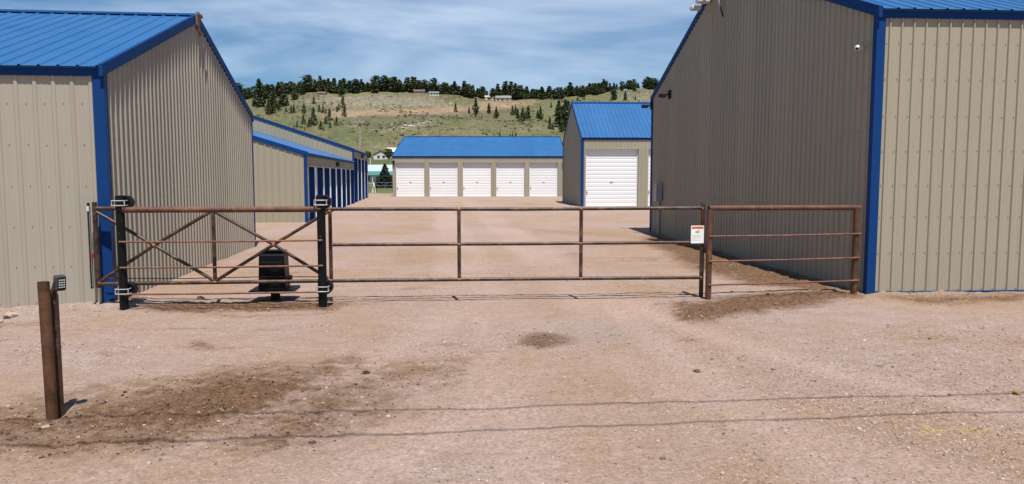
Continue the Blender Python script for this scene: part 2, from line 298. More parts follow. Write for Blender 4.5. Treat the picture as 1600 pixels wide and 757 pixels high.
RIDGE= [(-175.4, 654.1, 16.1), (-184.9, 686.2, 14.0), (-173.2, 650.6, 16.0), (-178.2, 669.8, 14.9), (-181.8, 681.6, 12.3), (-170.7, 656.8, 15.6), (-174.2, 675.9, 16.1), (-163.9, 648.1, 10.7), (-168.3, 665.4, 9.5), (-173.1, 684.5, 12.9), (-163.3, 656.7, 9.7), (-166.2, 668.0, 12.1), (-168.0, 675.5, 16.2), (-164.1, 680.3, 17.6), (-149.7, 643.5, 19.0), (-156.7, 669.9, 11.9), (-159.4, 677.4, 12.7), (-146.8, 645.3, 9.8), (-152.1, 660.3, 13.7), (-155.2, 673.8, 18.8), (-147.8, 653.2, 16.1), (-150.1, 663.1, 10.5), (-154.4, 687.0, 15.5), (-141.7, 649.7, 11.5), (-147.4, 670.8, 16.2), (-148.3, 674.2, 11.4), (-138.2, 653.8, 14.4), (-142.3, 666.9, 11.5), (-143.5, 677.1, 16.1), (-133.8, 646.5, 14.2), (-137.9, 668.2, 11.9), (-139.3, 677.9, 15.4), (-135.8, 675.3, 15.4), (-127.2, 653.2, 10.7), (-129.2, 662.9, 13.9), (-131.1, 673.4, 10.6), (-123.2, 651.8, 9.8), (-126.5, 658.9, 11.7), (-130.5, 679.5, 12.2), (-117.2, 643.0, 12.3), (-124.4, 668.6, 14.3), (-126.7, 680.6, 11.9), (-116.4, 654.4, 14.0), (-117.7, 664.9, 16.2), (-122.2, 685.5, 11.2), (-113.1, 651.8, 15.7), (-114.5, 661.1, 16.3), (-109.3, 656.7, 13.0), (-108.2, 663.9, 11.5), (-111.8, 679.2, 11.6), (-102.7, 646.8, 16.0), (-105.4, 659.2, 16.4), (-108.4, 682.0, 13.7), (-101.1, 650.5, 11.9), (-102.3, 662.1, 14.7), (-105.7, 679.4, 15.9), (-95.7, 649.0, 13.5), (-99.7, 669.8, 12.2), (-101.7, 677.2, 18.1), (-92.3, 647.0, 15.0), (-94.7, 664.7, 13.0), (-97.1, 684.4, 10.0), (-87.0, 643.4, 14.6), (-94.6, 684.8, 11.0), (-84.8, 647.1, 15.9), (-85.5, 659.3, 16.4), (-87.5, 674.0, 9.9), (-81.0, 649.0, 11.7), (-80.1, 662.2, 9.9), (-83.3, 680.1, 15.9), (-75.6, 646.6, 14.8), (-78.5, 662.2, 14.7), (-78.5, 674.2, 16.7), (-74.7, 655.3, 12.9), (-76.7, 667.2, 9.9), (-71.3, 656.6, 14.2), (-70.2, 662.0, 11.1), (-72.9, 678.4, 10.5), (-66.2, 654.9, 13.1), (-66.0, 662.5, 12.0), (-70.6, 685.4, 12.9), (-61.7, 651.7, 12.5), (-64.7, 659.2, 12.1), (-66.5, 676.6, 11.4), (-59.0, 643.4, 16.0), (-61.7, 679.6, 19.0), (-55.3, 653.2, 10.6), (-57.2, 658.1, 12.3), (-58.8, 679.6, 11.5), (-52.6, 652.4, 16.1), (-50.7, 657.1, 9.9), (-55.5, 680.7, 16.4), (-50.0, 655.6, 12.9), (-49.6, 657.7, 14.5), (-50.6, 677.3, 11.6), (-43.7, 648.6, 15.6), (-46.0, 664.6, 15.9), (-46.3, 673.2, 13.3), (-39.8, 653.2, 15.9), (-39.6, 660.1, 10.3), (-41.3, 684.5, 11.7), (-38.4, 649.0, 13.5), (-37.0, 657.7, 10.9), (-40.1, 678.9, 11.7), (-33.1, 653.6, 13.5), (-34.0, 670.4, 14.6), (-33.9, 678.4, 12.3), (-29.7, 647.0, 9.9), (-32.3, 657.7, 10.4), (-30.4, 681.6, 11.1), (-28.6, 651.2, 15.3), (-27.3, 659.4, 14.5), (-23.6, 655.8, 12.7), (-22.7, 670.1, 13.2), (-25.3, 684.4, 14.7), (-18.1, 649.7, 15.7), (-19.3, 659.8, 13.4), (-20.0, 677.9, 11.2), (-13.6, 648.6, 10.5), (-15.7, 659.4, 10.2), (-11.5, 652.6, 15.5), (-11.5, 657.1, 13.1), (-11.8, 677.4, 9.7), (-6.8, 648.6, 16.4), (-7.3, 680.5, 15.1), (-3.6, 647.0, 11.9), (-3.5, 667.6, 14.5), (-1.8, 653.5, 14.2), (0.2, 668.7, 14.7), (-0.4, 685.5, 11.2), (1.7, 648.5, 10.7), (4.8, 665.6, 14.4), (3.7, 683.0, 12.1), (5.8, 651.7, 15.8), (7.5, 660.1, 9.9), (8.1, 683.2, 12.4), (9.7, 665.5, 16.3), (9.4, 680.9, 13.7), (13.9, 652.7, 17.2), (14.8, 670.4, 11.7), (15.3, 676.2, 14.4), (15.9, 645.2, 10.1), (16.1, 667.6, 14.7), (18.6, 685.9, 16.2), (20.0, 643.9, 10.9), (22.7, 667.4, 10.1), (21.9, 674.6, 13.7), (27.3, 656.2, 10.0), (25.2, 658.6, 12.9), (28.0, 678.3, 11.5), (29.7, 647.1, 11.9), (28.7, 662.9, 11.2), (29.9, 674.3, 12.8), (34.4, 644.3, 12.0), (34.8, 662.1, 9.6), (34.5, 680.2, 9.9), (37.5, 644.2, 11.5), (38.4, 657.7, 12.2), (40.3, 685.6, 14.0), (41.5, 648.8, 15.6), (44.5, 683.6, 15.7), (47.0, 656.9, 11.0), (45.6, 661.0, 14.2), (46.5, 674.0, 12.2), (48.2, 654.6, 16.2), (50.0, 669.9, 19.0), (51.2, 676.7, 14.8), (54.2, 656.6, 17.0), (55.1, 662.2, 12.1), (57.3, 676.4, 13.5), (56.2, 649.7, 17.0), (58.4, 664.1, 13.8), (59.5, 673.5, 12.2), (60.3, 652.2, 16.0), (62.8, 670.1, 16.1), (62.4, 686.0, 10.0), (64.6, 655.9, 11.6), (64.4, 661.9, 13.0), (66.6, 673.8, 10.1), (68.6, 668.0, 14.7), (70.9, 678.4, 13.9), (71.2, 655.6, 10.7), (73.2, 664.9, 11.3), (74.6, 685.2, 9.8), (74.3, 651.6, 11.1), (74.2, 666.6, 12.0), (78.3, 685.5, 17.2), (77.0, 653.6, 11.3), (80.4, 664.2, 15.8), (80.0, 676.7, 16.1), (79.3, 649.0, 13.9), (81.3, 663.9, 14.3), (85.3, 675.0, 11.4), (86.8, 662.9, 15.0), (86.7, 676.6, 12.0), (89.2, 656.4, 10.3), (88.7, 665.8, 15.4), (93.3, 678.4, 14.0), (89.9, 644.3, 10.0), (93.5, 657.9, 11.6), (94.7, 644.5, 12.4), (97.3, 661.1, 10.3), (99.4, 653.8, 10.3), (104.0, 664.6, 12.6), (106.2, 679.0, 11.0), (106.0, 655.9, 11.8), (104.7, 657.8, 16.1), (111.0, 681.0, 13.0), (109.3, 653.6, 13.7), (112.4, 667.2, 10.2), (111.8, 674.3, 12.6), (113.0, 644.5, 13.6), (114.7, 667.1, 10.4), (119.2, 681.9, 12.9), (118.2, 655.3, 10.4), (121.0, 658.8, 14.1), (122.7, 686.2, 11.7), (123.5, 652.5, 11.9), (125.5, 665.6, 15.1), (126.6, 684.1, 14.9), (123.7, 644.7, 10.9), (127.5, 668.6, 14.1), (129.1, 676.8, 9.6), (128.6, 649.1, 11.6), (132.6, 667.6, 12.6), (134.8, 684.8, 12.4), (130.2, 649.4, 12.6), (133.2, 657.3, 15.1), (139.2, 681.6, 14.5), (138.4, 656.9, 9.3), (136.4, 660.2, 7.3), (143.5, 653.2, 8.8), (146.8, 648.6, 9.1), (151.5, 665.7, 10.3), (154.8, 655.8, 10.8), (156.8, 667.4, 10.4), (155.2, 652.5, 10.7), (159.0, 660.1, 7.3), (156.6, 643.1, 7.6), (160.4, 662.7, 11.7), (162.6, 655.1, 7.1), (169.2, 649.3, 11.5), (170.1, 661.0, 9.1), (171.2, 644.0, 9.5), (173.7, 656.3, 10.5), (175.4, 647.3, 10.3), (177.6, 664.0, 11.5), (177.9, 649.2, 7.6), (180.7, 664.4, 8.1)]

H_DIRT = [(-84.0, 535.0), (-62.78, 556.0), (-27.38, 567.0), (-4.37, 578.0), (10.02, 589.0), (53.22, 641.0), (69.19, 641.0), (64.76, 624.0), (29.4, 589.0), (-4.06, 533.0), (-32.25, 499.0), (-55.97, 495.0), (-74.12, 484.0)]
H_ROCK = [(-114.03, 618.0), (-101.31, 631.0), (-71.73, 637.0), (-30.41, 632.0), (0.43, 623.0), (10.18, 598.0), (-27.38, 567.0), (-81.02, 559.0)]
H_HOUSE = [(23.23, 618.0), (37.13, 638.0), (55.87, 641.0), (51.47, 620.0), (22.16, 590.0)]
H_GREEN1 = [(-68.97, 388.0), (-46.38, 409.0), (-20.92, 431.0), (0.24, 467.0), (10.27, 488.0), (-16.91, 418.0), (-38.28, 393.0), (-60.41, 373.0)]
H_GREEN2 = [(24.58, 423.0), (64.17, 428.0), (63.36, 411.0), (20.13, 404.0)]
H_GREEN3 = [(-120.2, 484.0), (-93.21, 483.0), (-79.31, 428.0), (-83.76, 400.0), (-108.13, 435.0)]
H_SCRUB = [(-54.17, 479.0), (-4.06, 533.0), (9.74, 573.0), (51.22, 617.0), (84.3, 634.0), (82.06, 617.0), (47.32, 570.0), (0.23, 455.0), (-21.02, 433.0), (-46.82, 413.0), (-60.15, 438.0)]
H_ROCK2 = [(-36.82, 413.0), (-21.02, 433.0), (-7.37, 465.0), (-9.85, 439.0), (-20.36, 419.0), (-33.17, 409.0)]
H_ROCK3 = [(130.27, 600.0), (152.04, 627.0), (176.13, 637.0), (164.06, 575.0), (147.17, 586.0)]
H_TAN = [(-59.46, 367.0), (-31.29, 385.0), (0.16, 410.0), (21.18, 425.0), (68.79, 459.0), (72.03, 432.0), (19.88, 399.0), (-18.5, 379.0), (-41.22, 362.0)]

# ---- gravel yard: soil = dark damp loam, gray = fine silt, grav = clean gravel, yel = survey paint
def yard_masks(x, y):
    wob = vn(x*1.3, y*1.3, 21)*.5 + vn(x*4, y*4, 22)*.28 + vn(x*13, y*13, 23)*.16
    soil = np.zeros_like(x)
    for P, wd, k, s in ((D1,.6,1.0,.9),(D2,.3,.95,.55),(D3,.35,.85,.45),(D4,.22,.9,.4),(D7,.35,.75,.4),(D5,.2,1.35,.3),(D6,.12,.75,.25),(D8,.7,.35,.7),(D9,.6,.3,.6)):
        soil = np.maximum(soil, k*soft(sdf(P, x, y) + wob*s, wd))
    soil *= np.clip(1.08 - .13*np.clip(x + 1.2, 0, 9)*(y < 8.2), .5, 1)
    # tyre-worn brown streaks
    st = vn(x*.9 + y*.12, y*2.6, 31) + .5*vn(x*2.2, y*7, 32)
    soil = np.maximum(soil, .40*np.clip((st-.22)*4, 0, 1)*np.clip((y-4)/4, .25, 1)*np.clip((30-y)/12, 0, 1))
    gray = soft(sdf(G1, x, y) + wob*.6, .5)*.8
    grav = np.maximum(soft(sdf(GR, x, y) + wob*1.6, 1.2)*.85, np.clip((vn(x*.55, y*.8, 41) + .4*vn(x*2, y*2.6, 42))*3.2 - .35, 0, 1)*.8)
    yel = soft(sdf(Y1, x, y) + vn(x*9, y*30, 51)*.16 - .03, .05)
    tr = tracks(x, y)
    grav = np.maximum(grav*(1-.75*tr), soft(sdf([(-9, 9.2), (-4.0, 9.55), (-4.0, 10.3), (-9, 10.3)], x, y) + wob*.4, .3)*.8)
    return soil*(1-.55*tr), gray, grav*(1-soil*.7), yel
def tracks(x, y):
    """packed wheel paths: straight through the gate and swinging out to either side"""
    t = np.zeros_like(x)
    for c0, k in ((.35, .0), (2.0, .0), (.1, .055), (1.75, .06), (.6, -.045), (2.25, -.05)):
        bend = np.clip(10.5-y, 0, 20)**2*k
        d = np.abs(x - (c0 - .02*(y-10) - bend) + .12*vn(x*0, y*.5, 81))
        t = np.maximum(t, np.clip(1.25 - d/.30, 0, 1)*(.55+.9*vn(x*.9, y*.45, 82)))
    return np.clip(t, 0, 1)*np.clip((60-y)/25, 0, 1)
def yard_z(x, y, soil=None):
    z = terrain(x, y)*0 - .011*tracks(x, y)
    z = z + .020*vn(x*.45, y*.55, 61) + .012*vn(x*1.5, y*1.9, 62) + .011*vn(x*5, y*6, 63) + .008*vn(x*15, y*17, 64) + .006*vn(x*41, y*41, 65)
    if soil is not None: z = z + soil*(.034*vn(x*5, y*5, 66) + .030*vn(x*14, y*14, 67) + .020*vn(x*33, y*33, 68) + .006)
    z = z*np.clip(1.6 - y/30, .25, 1)
    z = z - .075*np.clip((-4.6-x)/1.6, 0, 1)*np.clip((y-7)/3, 0, 1)*np.clip((12-y)/1.5, 0, 1)      # ground falls a little along the left wall
    wl = np.exp(-np.maximum(10.15-y, 0)/.22)*np.clip(np.maximum(-3.9-x, x-5.6)/.3, 0, 1)*(y < 10.6)
    z = z + wl*(.022 + .05*vn(x*2.3, y*2, 69) + .03*vn(x*9, y*9, 70))
    return z
def yard():
    ys = [1.0, 1.6, 2.2, 2.7, 3.1]
    while ys[-1] < 69.5: ys.append(ys[-1] + max(.013, min(.9, ys[-1]**2/1267*1.15)))
    ys = np.array(ys); us = np.concatenate([np.linspace(-2.2, -.78, 40, endpoint=False), np.linspace(-.78, .98, 600), np.linspace(.98, 2.4, 40)[1:]])
    Yg, Ug = np.meshgrid(ys, us, indexing='ij'); Xg = Ug*(Yg + .6)
    Xg = Xg + 0; x = Xg.ravel(); y = Yg.ravel()
    soil, gray, grav, yel = yard_masks(x, y); z = yard_z(x, y, soil)
    r, c = Yg.shape; i = (np.arange(r-1)[:, None]*c + np.arange(c-1)[None]).ravel()
    F = np.stack([i, i+1, i+c+1, i+c], 1)
    me = np_mesh('gravel_yard', np.stack([x, y, z], 1), F)
    for n, v in (('soil', soil), ('gray', gray), ('grav', grav), ('yel', yel), ('track', tracks(x, y))): set_attr(me, n, v)
    me.polygons.foreach_set('use_smooth', [True]*len(me.polygons)); return me
def gravel_mat():
    m = M('pink_gravel_dirt')
    big = m.noise(.35, 6, .6, kind='World', dist=.4); mid = m.noise(2.2, 6, .62, (1, 1.7, 1), kind='World'); fine = m.noise(38, 4, .75, kind='World')
    c = m.ramp(big, [(.36, (0.296, 0.197, 0.131)), (.50, (0.322, 0.227, 0.172)), (.62, (0.330, 0.249, 0.210))])
    c = m.mix(m.ramp(mid, [(.38, (0.429, 0.429, 0.429)), (.62, (0, 0, 0))]), c, (0.254, 0.162, 0.102))
    tk = m.attr('track').outputs['Fac']; c = m.mix(m.math('MULTIPLY', tk, .75), c, (0.379, 0.274, 0.224))
    gv = m.attr('grav').outputs['Fac']; so = m.attr('soil').outputs['Fac']; gy = m.attr('gray').outputs['Fac']; ye = m.attr('yel').outputs['Fac']
    # single chips of stone, three sizes
    for sc, dens, k in ((36, .34, .62), (70, .45, .5), (150, .5, .38)):
        vo = m.n('ShaderNodeTexVoronoi', voronoi_dimensions='2D'); vo.inputs['Scale'].default_value = sc; m.l(m.coord((1, 1, 1), 'World'), vo.inputs['Vector'])
        sp = m.n('ShaderNodeSeparateColor'); m.l(vo.outputs['Color'], sp.inputs[0])
        pick = m.math('LESS_THAN', sp.outputs[0], m.math('ADD', m.math('MULTIPLY', gv, dens), .07))
        inside = m.math('LESS_THAN', vo.outputs['Distance'], .36)
        tone = m.ramp(sp.outputs[1], [(0, (0.114, 0.078, 0.062)), (.35, (0.229, 0.166, 0.137)), (.6, (0.299, 0.218, 0.194)), (.85, (0.379, 0.306, 0.264)), (1, (0.485, 0.419, 0.371))])
        c = m.mix(m.math('MULTIPLY', m.math('MULTIPLY', pick, inside), k), c, tone)
    soilc = m.ramp(m.noise(16, 5, .7, kind='World'), [(.32, (.070, .034, .016)), (.52, (.128, .068, .034)), (.72, (.215, .125, .068))])
    brk = m.math('MULTIPLY', m.math('SUBTRACT', m.noise(5.5, 6, .78, (1, 1.3, 1), .5, 'World'), .5), 1.5)
    sm = m.ramp(m.math('ADD', m.math('ADD', so, brk), m.math('MULTIPLY', m.math('SUBTRACT', fine, .5), .6)), [(.24, (0, 0, 0)), (.78, (.95, .95, .95))])
    c = m.mix(sm, c, soilc)
    c = m.mix(m.math('MULTIPLY', gy, .55), c, (0.226, 0.183, 0.152))
    c = m.mix(m.math('MULTIPLY', m.math('MULTIPLY', ye, m.ramp(fine, [(.42, (0, 0, 0)), (.6, (1, 1, 1))])), .75), c, (0.484, 0.335, 0.039))
    c = m.mix(.75, c, m.ramp(fine, [(.28, (.5, .48, .46)), (.5, (1.02, 1.02, 1.02)), (.74, (1.45, 1.45, 1.45))]), 'MULTIPLY')
    c = m.mix(.5, c, m.ramp(m.noise(11, 5, .8, (1, 1.4, 1), kind='World'), [(.32, (.62, .60, .57)), (.55, (1.05, 1.05, 1.05)), (.72, (1.25, 1.25, 1.25))]), 'MULTIPLY')
    c = m.mix(1.0, c, (1.0, 1.015, 1.06), 'MULTIPLY')
    m.col(c).set(.92, 0, .2)
    m.bump(m.math('ADD', m.math('MULTIPLY', fine, .6), m.noise(110, 3, .7, kind='World')), .9, .014); return m.m
GRAVEL = gravel_mat()
tag(link('gravel_yard', yard(), GRAVEL), kind='structure')
gb = MB().quad((-400, -400, -.09), (400, -400, -.09), (400, 72, -.09), (-400, 72, -.09)).build('ground', GRAVEL); tag(gb, kind='structure')

def hill():
    us = np.concatenate([np.linspace(-1.6, -.36, 60, endpoint=False), np.linspace(-.36, .36, 420), np.linspace(.36, 1.8, 60)[1:]])
    ys = np.concatenate([np.linspace(69, 140, 30, endpoint=False), np.linspace(140, 350, 60, endpoint=False), np.linspace(350, 660, 190, endpoint=False), np.linspace(660, 950, 40, endpoint=False), np.linspace(950, 3000, 20)])
    Yg, Ug = np.meshgrid(ys, us, indexing='ij'); x = (Ug*Yg).ravel(); y = Yg.ravel(); z = terrain(x, y)
    z = z - np.where(y < 72, .03, 0)
    wob = vn(x/9, y/12, 71)*8 + vn(x/3.5, y/5, 72)*4
    dirt = np.maximum(soft(sdf(H_DIRT, x, y)+wob*.7, 9)*.9, soft(sdf(H_HOUSE, x, y)+wob*.5, 6)*.8)
    rock = np.maximum(soft(sdf(H_ROCK, x, y)+wob*1.2, 14)*.9, np.maximum(soft(sdf(H_ROCK2, x, y)+wob*.6, 5)*.8, soft(sdf(H_ROCK3, x, y)+wob, 14)*.6))
    green = np.maximum(soft(sdf(H_GREEN1, x, y)+wob, 12), np.maximum(soft(sdf(H_GREEN2, x, y)+wob*.6, 8)*.9, soft(sdf(H_GREEN3, x, y)+wob, 14)*.6))
    lawn = np.where((y > 70) & (y < 345), np.clip(.75 + vn(x/6, y/9, 75)*.9, 0, 1), 0)*np.where(y > 78, 1, .2)
    scrub = np.maximum(soft(sdf(H_SCRUB, x, y)+wob*1.2, 12), np.clip(vn(x/22, y/30, 73)*3, 0, .6))
    tan = soft(sdf(H_TAN, x, y)+wob*1.3, 14)
    r, c = Yg.shape; i = (np.arange(r-1)[:, None]*c + np.arange(c-1)[None]).ravel()
    me = np_mesh('hillside', np.stack([x, y, z], 1), np.stack([i, i+1, i+c+1, i+c], 1))
    for n, v in (('dirt', dirt), ('rock', rock), ('green', np.maximum(green, 0)), ('lawn', lawn), ('scrub', scrub), ('tan', tan)): set_attr(me, n, v)
    me.polygons.foreach_set('use_smooth', [True]*len(me.polygons)); return me
def hill_mat():
    m = M('dry_hill_grass')
    A = lambda n: m.attr(n).outputs['Fac']
    n1 = m.noise(.035, 7, .62, kind='World'); n2 = m.noise(.22, 6, .68, (1, .6, 1), kind='World'); n3 = m.noise(.42, 6, .8, (1, .55, 1), kind='World'); n4 = m.noise(.11, 5, .7, (1, .35, 1), dist=.6, kind='World')
    c = m.ramp(n2, [(.3, (0.060, 0.069, 0.028)), (.5, (0.115, 0.113, 0.053)), (.7, (0.170, 0.152, 0.081))])
    c = m.mix(m.ramp(n1, [(.4, (0, 0, 0)), (.65, (0.644, 0.644, 0.644))]), c, (0.078, 0.087, 0.037))
    c = m.mix(m.math('MULTIPLY', A('tan'), .6), c, m.ramp(n2, [(.3, (0.124, 0.113, 0.051)), (.7, (0.198, 0.170, 0.092))]))
    c = m.mix(m.math('MULTIPLY', A('scrub'), .55), c, m.ramp(n3, [(.3, (0.051, 0.051, 0.030)), (.7, (0.120, 0.108, 0.069))]))
    c = m.mix(m.math('MULTIPLY', A('green'), .85), c, m.ramp(n2, [(.3, (0.041, 0.069, 0.021)), (.7, (0.078, 0.106, 0.034))]))
    c = m.mix(A('rock'), c, m.ramp(n3, [(.3, (0.092, 0.087, 0.053)), (.5, (0.175, 0.152, 0.110)), (.68, (0.285, 0.244, 0.198))]))
    c = m.mix(A('dirt'), c, m.ramp(n3, [(.25, (0.184, 0.124, 0.078)), (.55, (0.285, 0.189, 0.129)), (.8, (0.350, 0.258, 0.193))]))
    c = m.mix(A('lawn'), c, m.ramp(n3, [(.3, (0.037, 0.064, 0.016)), (.7, (0.069, 0.101, 0.028))]))
    c = m.mix(.5, c, m.ramp(n3, [(.3, (.35, .38, .36)), (.7, (1.55, 1.5, 1.45))]), 'MULTIPLY')
    c = m.mix(.16, c, (.19, .165, .115))
    c = m.mix(.55, c, m.ramp(n4, [(.3, (.55, .62, .6)), (.7, (1.3, 1.25, 1.2))]), 'MULTIPLY')
    m.col(c).set(.95, 0, .1).bump(m.math('ADD', n2, m.math('MULTIPLY', n3, .5)), .9, .8); return m.m
tag(link('hillside', hill(), hill_mat()), kind='structure')
# ------------------------------------------------------------------ ribbed steel buildings
def profile(u0, u1, pitch, base, top, h, phase=0., minor=True):
    """(u, depth) points of a ribbed sheet between u0 and u1"""
    pts = []
    k = math.floor((u0-phase)/pitch) - 1
    while phase + k*pitch < u1 + pitch:
        c = phase + k*pitch
        pts += [(c-base/2, 0), (c-top/2, h), (c+top/2, h), (c+base/2, 0)]
        if minor:
            for q in (c+pitch*.36, c+pitch*.64): pts += [(q-.012, 0), (q-.005, .0022), (q+.005, .0022), (q+.012, 0)]
        k += 1
    pts.sort()
    def dep(u):
        for (a, da), (b, db) in zip(pts, pts[1:]):
            if a <= u <= b: return da + (db-da)*(u-a)/max(b-a, 1e-9)
        return 0
    return [(u0, dep(u0))] + [p for p in pts if u0+1e-5 < p[0] < u1-1e-5] + [(u1, dep(u1))]
def sheet(O, du, dv, n, u0, u1, v0, v1, prof, brk=()):
    """one corrugated sheet; v0, v1 are numbers or functions of u"""
    O, du, dv, n = (Vector(a) for a in (O, du, dv, n)); mb = MB()
    P = profile(u0, u1, *prof); us = [p[0] for p in P]
    for b in brk:
        if u0 < b < u1 and b not in us:
            for (a, da), (c, dc) in zip(P, P[1:]):
                if a < b < c: P.append((b, da+(dc-da)*(b-a)/(c-a))); P.sort(); break
    f0 = v0 if callable(v0) else (lambda u: v0); f1 = v1 if callable(v1) else (lambda u: v1)
    for u, d in P: mb.v += [tuple(O+du*u+dv*f0(u)+n*d), tuple(O+du*u+dv*f1(u)+n*d)]
    mb.f = [(2*k, 2*k+2, 2*k+3, 2*k+1) for k in range(len(P)-1)]
    return mb
def sheets(name, parent, mat, O, du, dv, n, L, v0, v1, prof, pw, start=0., brk=(), lap=.0015):
    u = start; k = 0
    while u < L-1e-4:
        e = min(L, u+pw)
        if L-e < .06: e = L
        sheet(Vector(O)+Vector(n)*(lap*(k % 2)), du, dv, n, u, e, v0, v1, prof, brk).build(name, mat, parent, fix=False)
        u = e; k += 1
def screws(parent, O, du, dv, n, us, vs, r=.0068, ok=lambda u, v: True, dep=.007):
    O, du, dv, n = (Vector(a) for a in (O, du, dv, n)); mb = MB()
    for v in vs:
        for u in us:
            if not ok(u, v): continue
            c = O+du*u+dv*(v + random.uniform(-.006, .006)); i = len(mb.v)
            mb.v += [tuple(c+(du*math.cos(t)+dv*math.sin(t))*r) for t in (math.pi/3*j for j in range(6))]
            mb.v += [tuple(c+n*dep+(du*math.cos(t)+dv*math.sin(t))*r*.8) for t in (math.pi/3*j for j in range(6))]
            mb.f += [(i+6, i+7, i+8, i+9, i+10, i+11)] + [(i+j, i+(j+1) % 6, i+6+(j+1) % 6, i+6+j) for j in range(6)]
    if mb.v: tag(mb.build('screw', SCREW, parent), kind='stuff')
def roll_door(parent, x0, x1, zt, y, latch=True, slat=.165, n_out=-1, textured=False):
    """corrugated roll-up curtain in the opening x0..x1, facing -y, at depth y"""
    mb = MB(); P = []; z = .02
    k = 0
    while z < zt+.05:
        P += [(z, 0), (z+slat*.62, .0), (z+slat*.70, .007), (z+slat*.90, .007), (z+slat*.98, 0)]; z += slat
    P = [p for p in P if p[0] < zt+.06]
    for zz, d in P: mb.v += [(x0+.03, y+d, zz), (x1-.03, y+d, zz)]
    mb.f = [(2*i, 2*i+1, 2*i+3, 2*i+2) for i in range(len(P)-1)]
    d = mb.build('roll_up_door', WHITE_DOOR, parent)
    MB().bbox(x0+.03, x1-.03, y-.022, y+.02, .0, .055, .004).build('bottom_bar', WHITE_DOOR, d)
    MB().box(x0, x0+.05, y-.03, y+.03, 0, zt).build('guide_rail', WHITE_DOOR, d)
    MB().box(x1-.05, x1, y-.03, y+.03, 0, zt).build('guide_rail', WHITE_DOOR, d)
    if latch:
        xm = (x0+x1)/2
        MB().bbox(xm-.09, xm+.09, y-.02, y-.002, zt*.415, zt*.415+.045).build('handle', GALV, d)
        lb = MB().bbox(x0+.05, x0+.115, y-.045, y-.002, zt*.24, zt*.24+.05); lb.box(x0+.055, x0+.085, y-.05, y-.02, zt*.24-.06, zt*.24+.10)
        lb.build('latch', SCREW, d)
    return d
def building(name, label, cat, loc, rz, W, L, he, hr, prof, pw, front=True, gl=False, gr=False, doors=(), recess=.14, mat=None, gprof=None, gpw=None,
             trim=.15, srows=(), grows=(), roofp=None, roofn=.9, ridge_at=.5, base_trim=False, rake=.15, group=None, door_slat=.165, jamb=None, pier=None, eave_h=.1, ov=.088, gscrew_c=None):
    """local frame: front wall on y=0 facing -y, x 0..W, y 0..L, ridge along x"""
    mat = mat or BEIGE; gprof = gprof or prof; gpw = gpw or pw
    root = thing(name, label, cat, loc, rz, group)
    yr = L*ridge_at; sl = (hr-he)/yr; slb = (hr-he)/(L-yr)
    top = lambda y: he + sl*y if y <= yr else he + slb*(L-y)
    c = .035; yo = recess+.012 if doors else c
    # wall core: solid body a little behind the sheets
    mb = MB(); zz = .05
    sec = [(yo, -.3), (yo, top(yo)-zz), (yr, hr-zz), (L-c, top(L-c)-zz), (L-c, -.3)]
    for x in (c, W-c): mb.v += [(x, y, z) for y, z in sec]
    mb.f = [(0, 1, 2, 3, 4), (9, 8, 7, 6, 5)] + [(k, 5+k, 5+(k+1) % 5, (k+1) % 5) for k in range(5)]
    wall = mb.build('wall', mat, root)
    Z = (0, 0, 1); X = (1, 0, 0)
    if front:
        f0 = trim if trim else .0
        if doors:
            edges = [f0*.0]; 
            for a, b, zt in doors: edges += [a, b]
            edges.append(W)
            for a, b in zip(edges[::2], edges[1::2]):
                if b-a > .02:
                    zd = doors[0][2]; sheets('wall_panel', wall, pier or mat, (0, 0, 0), X, Z, (0, -1, 0), b, -.2, zd, prof, pw, start=a)
                    sheets('wall_panel', wall, mat, (0, 0, 0), X, Z, (0, -1, 0), b, zd, he, prof, pw, start=a)
                    MB().box(a+.004, b-.004, .004, yo, -.2, he-.06).build('pier', jamb or mat, wall)
            for a, b, zt in doors:
                sheets('wall_panel', wall, mat, (0, 0, 0), X, Z, (0, -1, 0), b, zt, he, prof, pw, start=a)
                MB().box(a-.003, b+.003, .005, yo, zt+.01, he-.062).build('header', mat, wall)
                hb = MB().box(a, b, -.025, .03, zt-.03, zt+.012); hb.build('header_trim', mat, wall)
                roll_door(root, a, b, zt, recess-.02, slat=door_slat)
        else:
            sheets('wall_panel', wall, mat, (0, 0, 0), X, Z, (0, -1, 0), W, -.2, he, prof, pw)
            if srows:
                us = np.arange(prof[0]*.5 if prof[0] > .2 else prof[0]*.76, W-.2, prof[0])
                screws(wall, (0, -.001, 0), X, Z, (0, -1, 0), us, srows)
    for flag, x, nx in ((gl, 0., -1), (gr, W, 1)):
        if not flag: continue
        sheets('wall_panel', wall, mat, (x, 0, 0), (0, 1, 0), Z, (nx, 0, 0), L, -.2, top, gprof, gpw, brk=(yr,))
        if grows:
            us = np.arange(gprof[0]*.5, L-.2, gprof[0])
            screws(wall, (x+nx*.001, 0, 0), (0, 1, 0), Z, (nx, 0, 0), us, grows, ok=lambda u, v: v < top(u)-.25)
    # roof
    nl = math.hypot(1, sl); up = Vector((0, 1, sl))/nl; nn = Vector((0, -sl, 1))/nl
    rp = roofp or (.2286, .045, .016, .018, 0., False)
    xo = .04
    O = Vector((0, -ov, he - ov*sl + .045))
    mbr = MB(); th = .03
    p = [(-.03, he-.03*sl+.033), (yr, hr+.033), (L+.03, he-.03*slb+.033)]
    for x in (-xo+.01, W+xo-.01): mbr.v += [(x, y, z) for y, z in p] + [(x, y, z-th) for y, z in p]
    mbr.f = [(0, 1, 7, 6), (1, 2, 8, 7), (3, 4, 10, 9), (4, 5, 11, 10), (0, 3, 9, 6), (2, 5, 11, 8), (0, 1, 4, 3), (1, 2, 5, 4), (6, 7, 10, 9), (7, 8, 11, 10)]
    roof = mbr.build('roof', BLUE_ROOF, root)
    sheets('roof_panel', roof, BLUE_ROOF, O, X, up, nn, W+xo, 0, (yr+ov)*nl, rp, roofn, start=-xo)
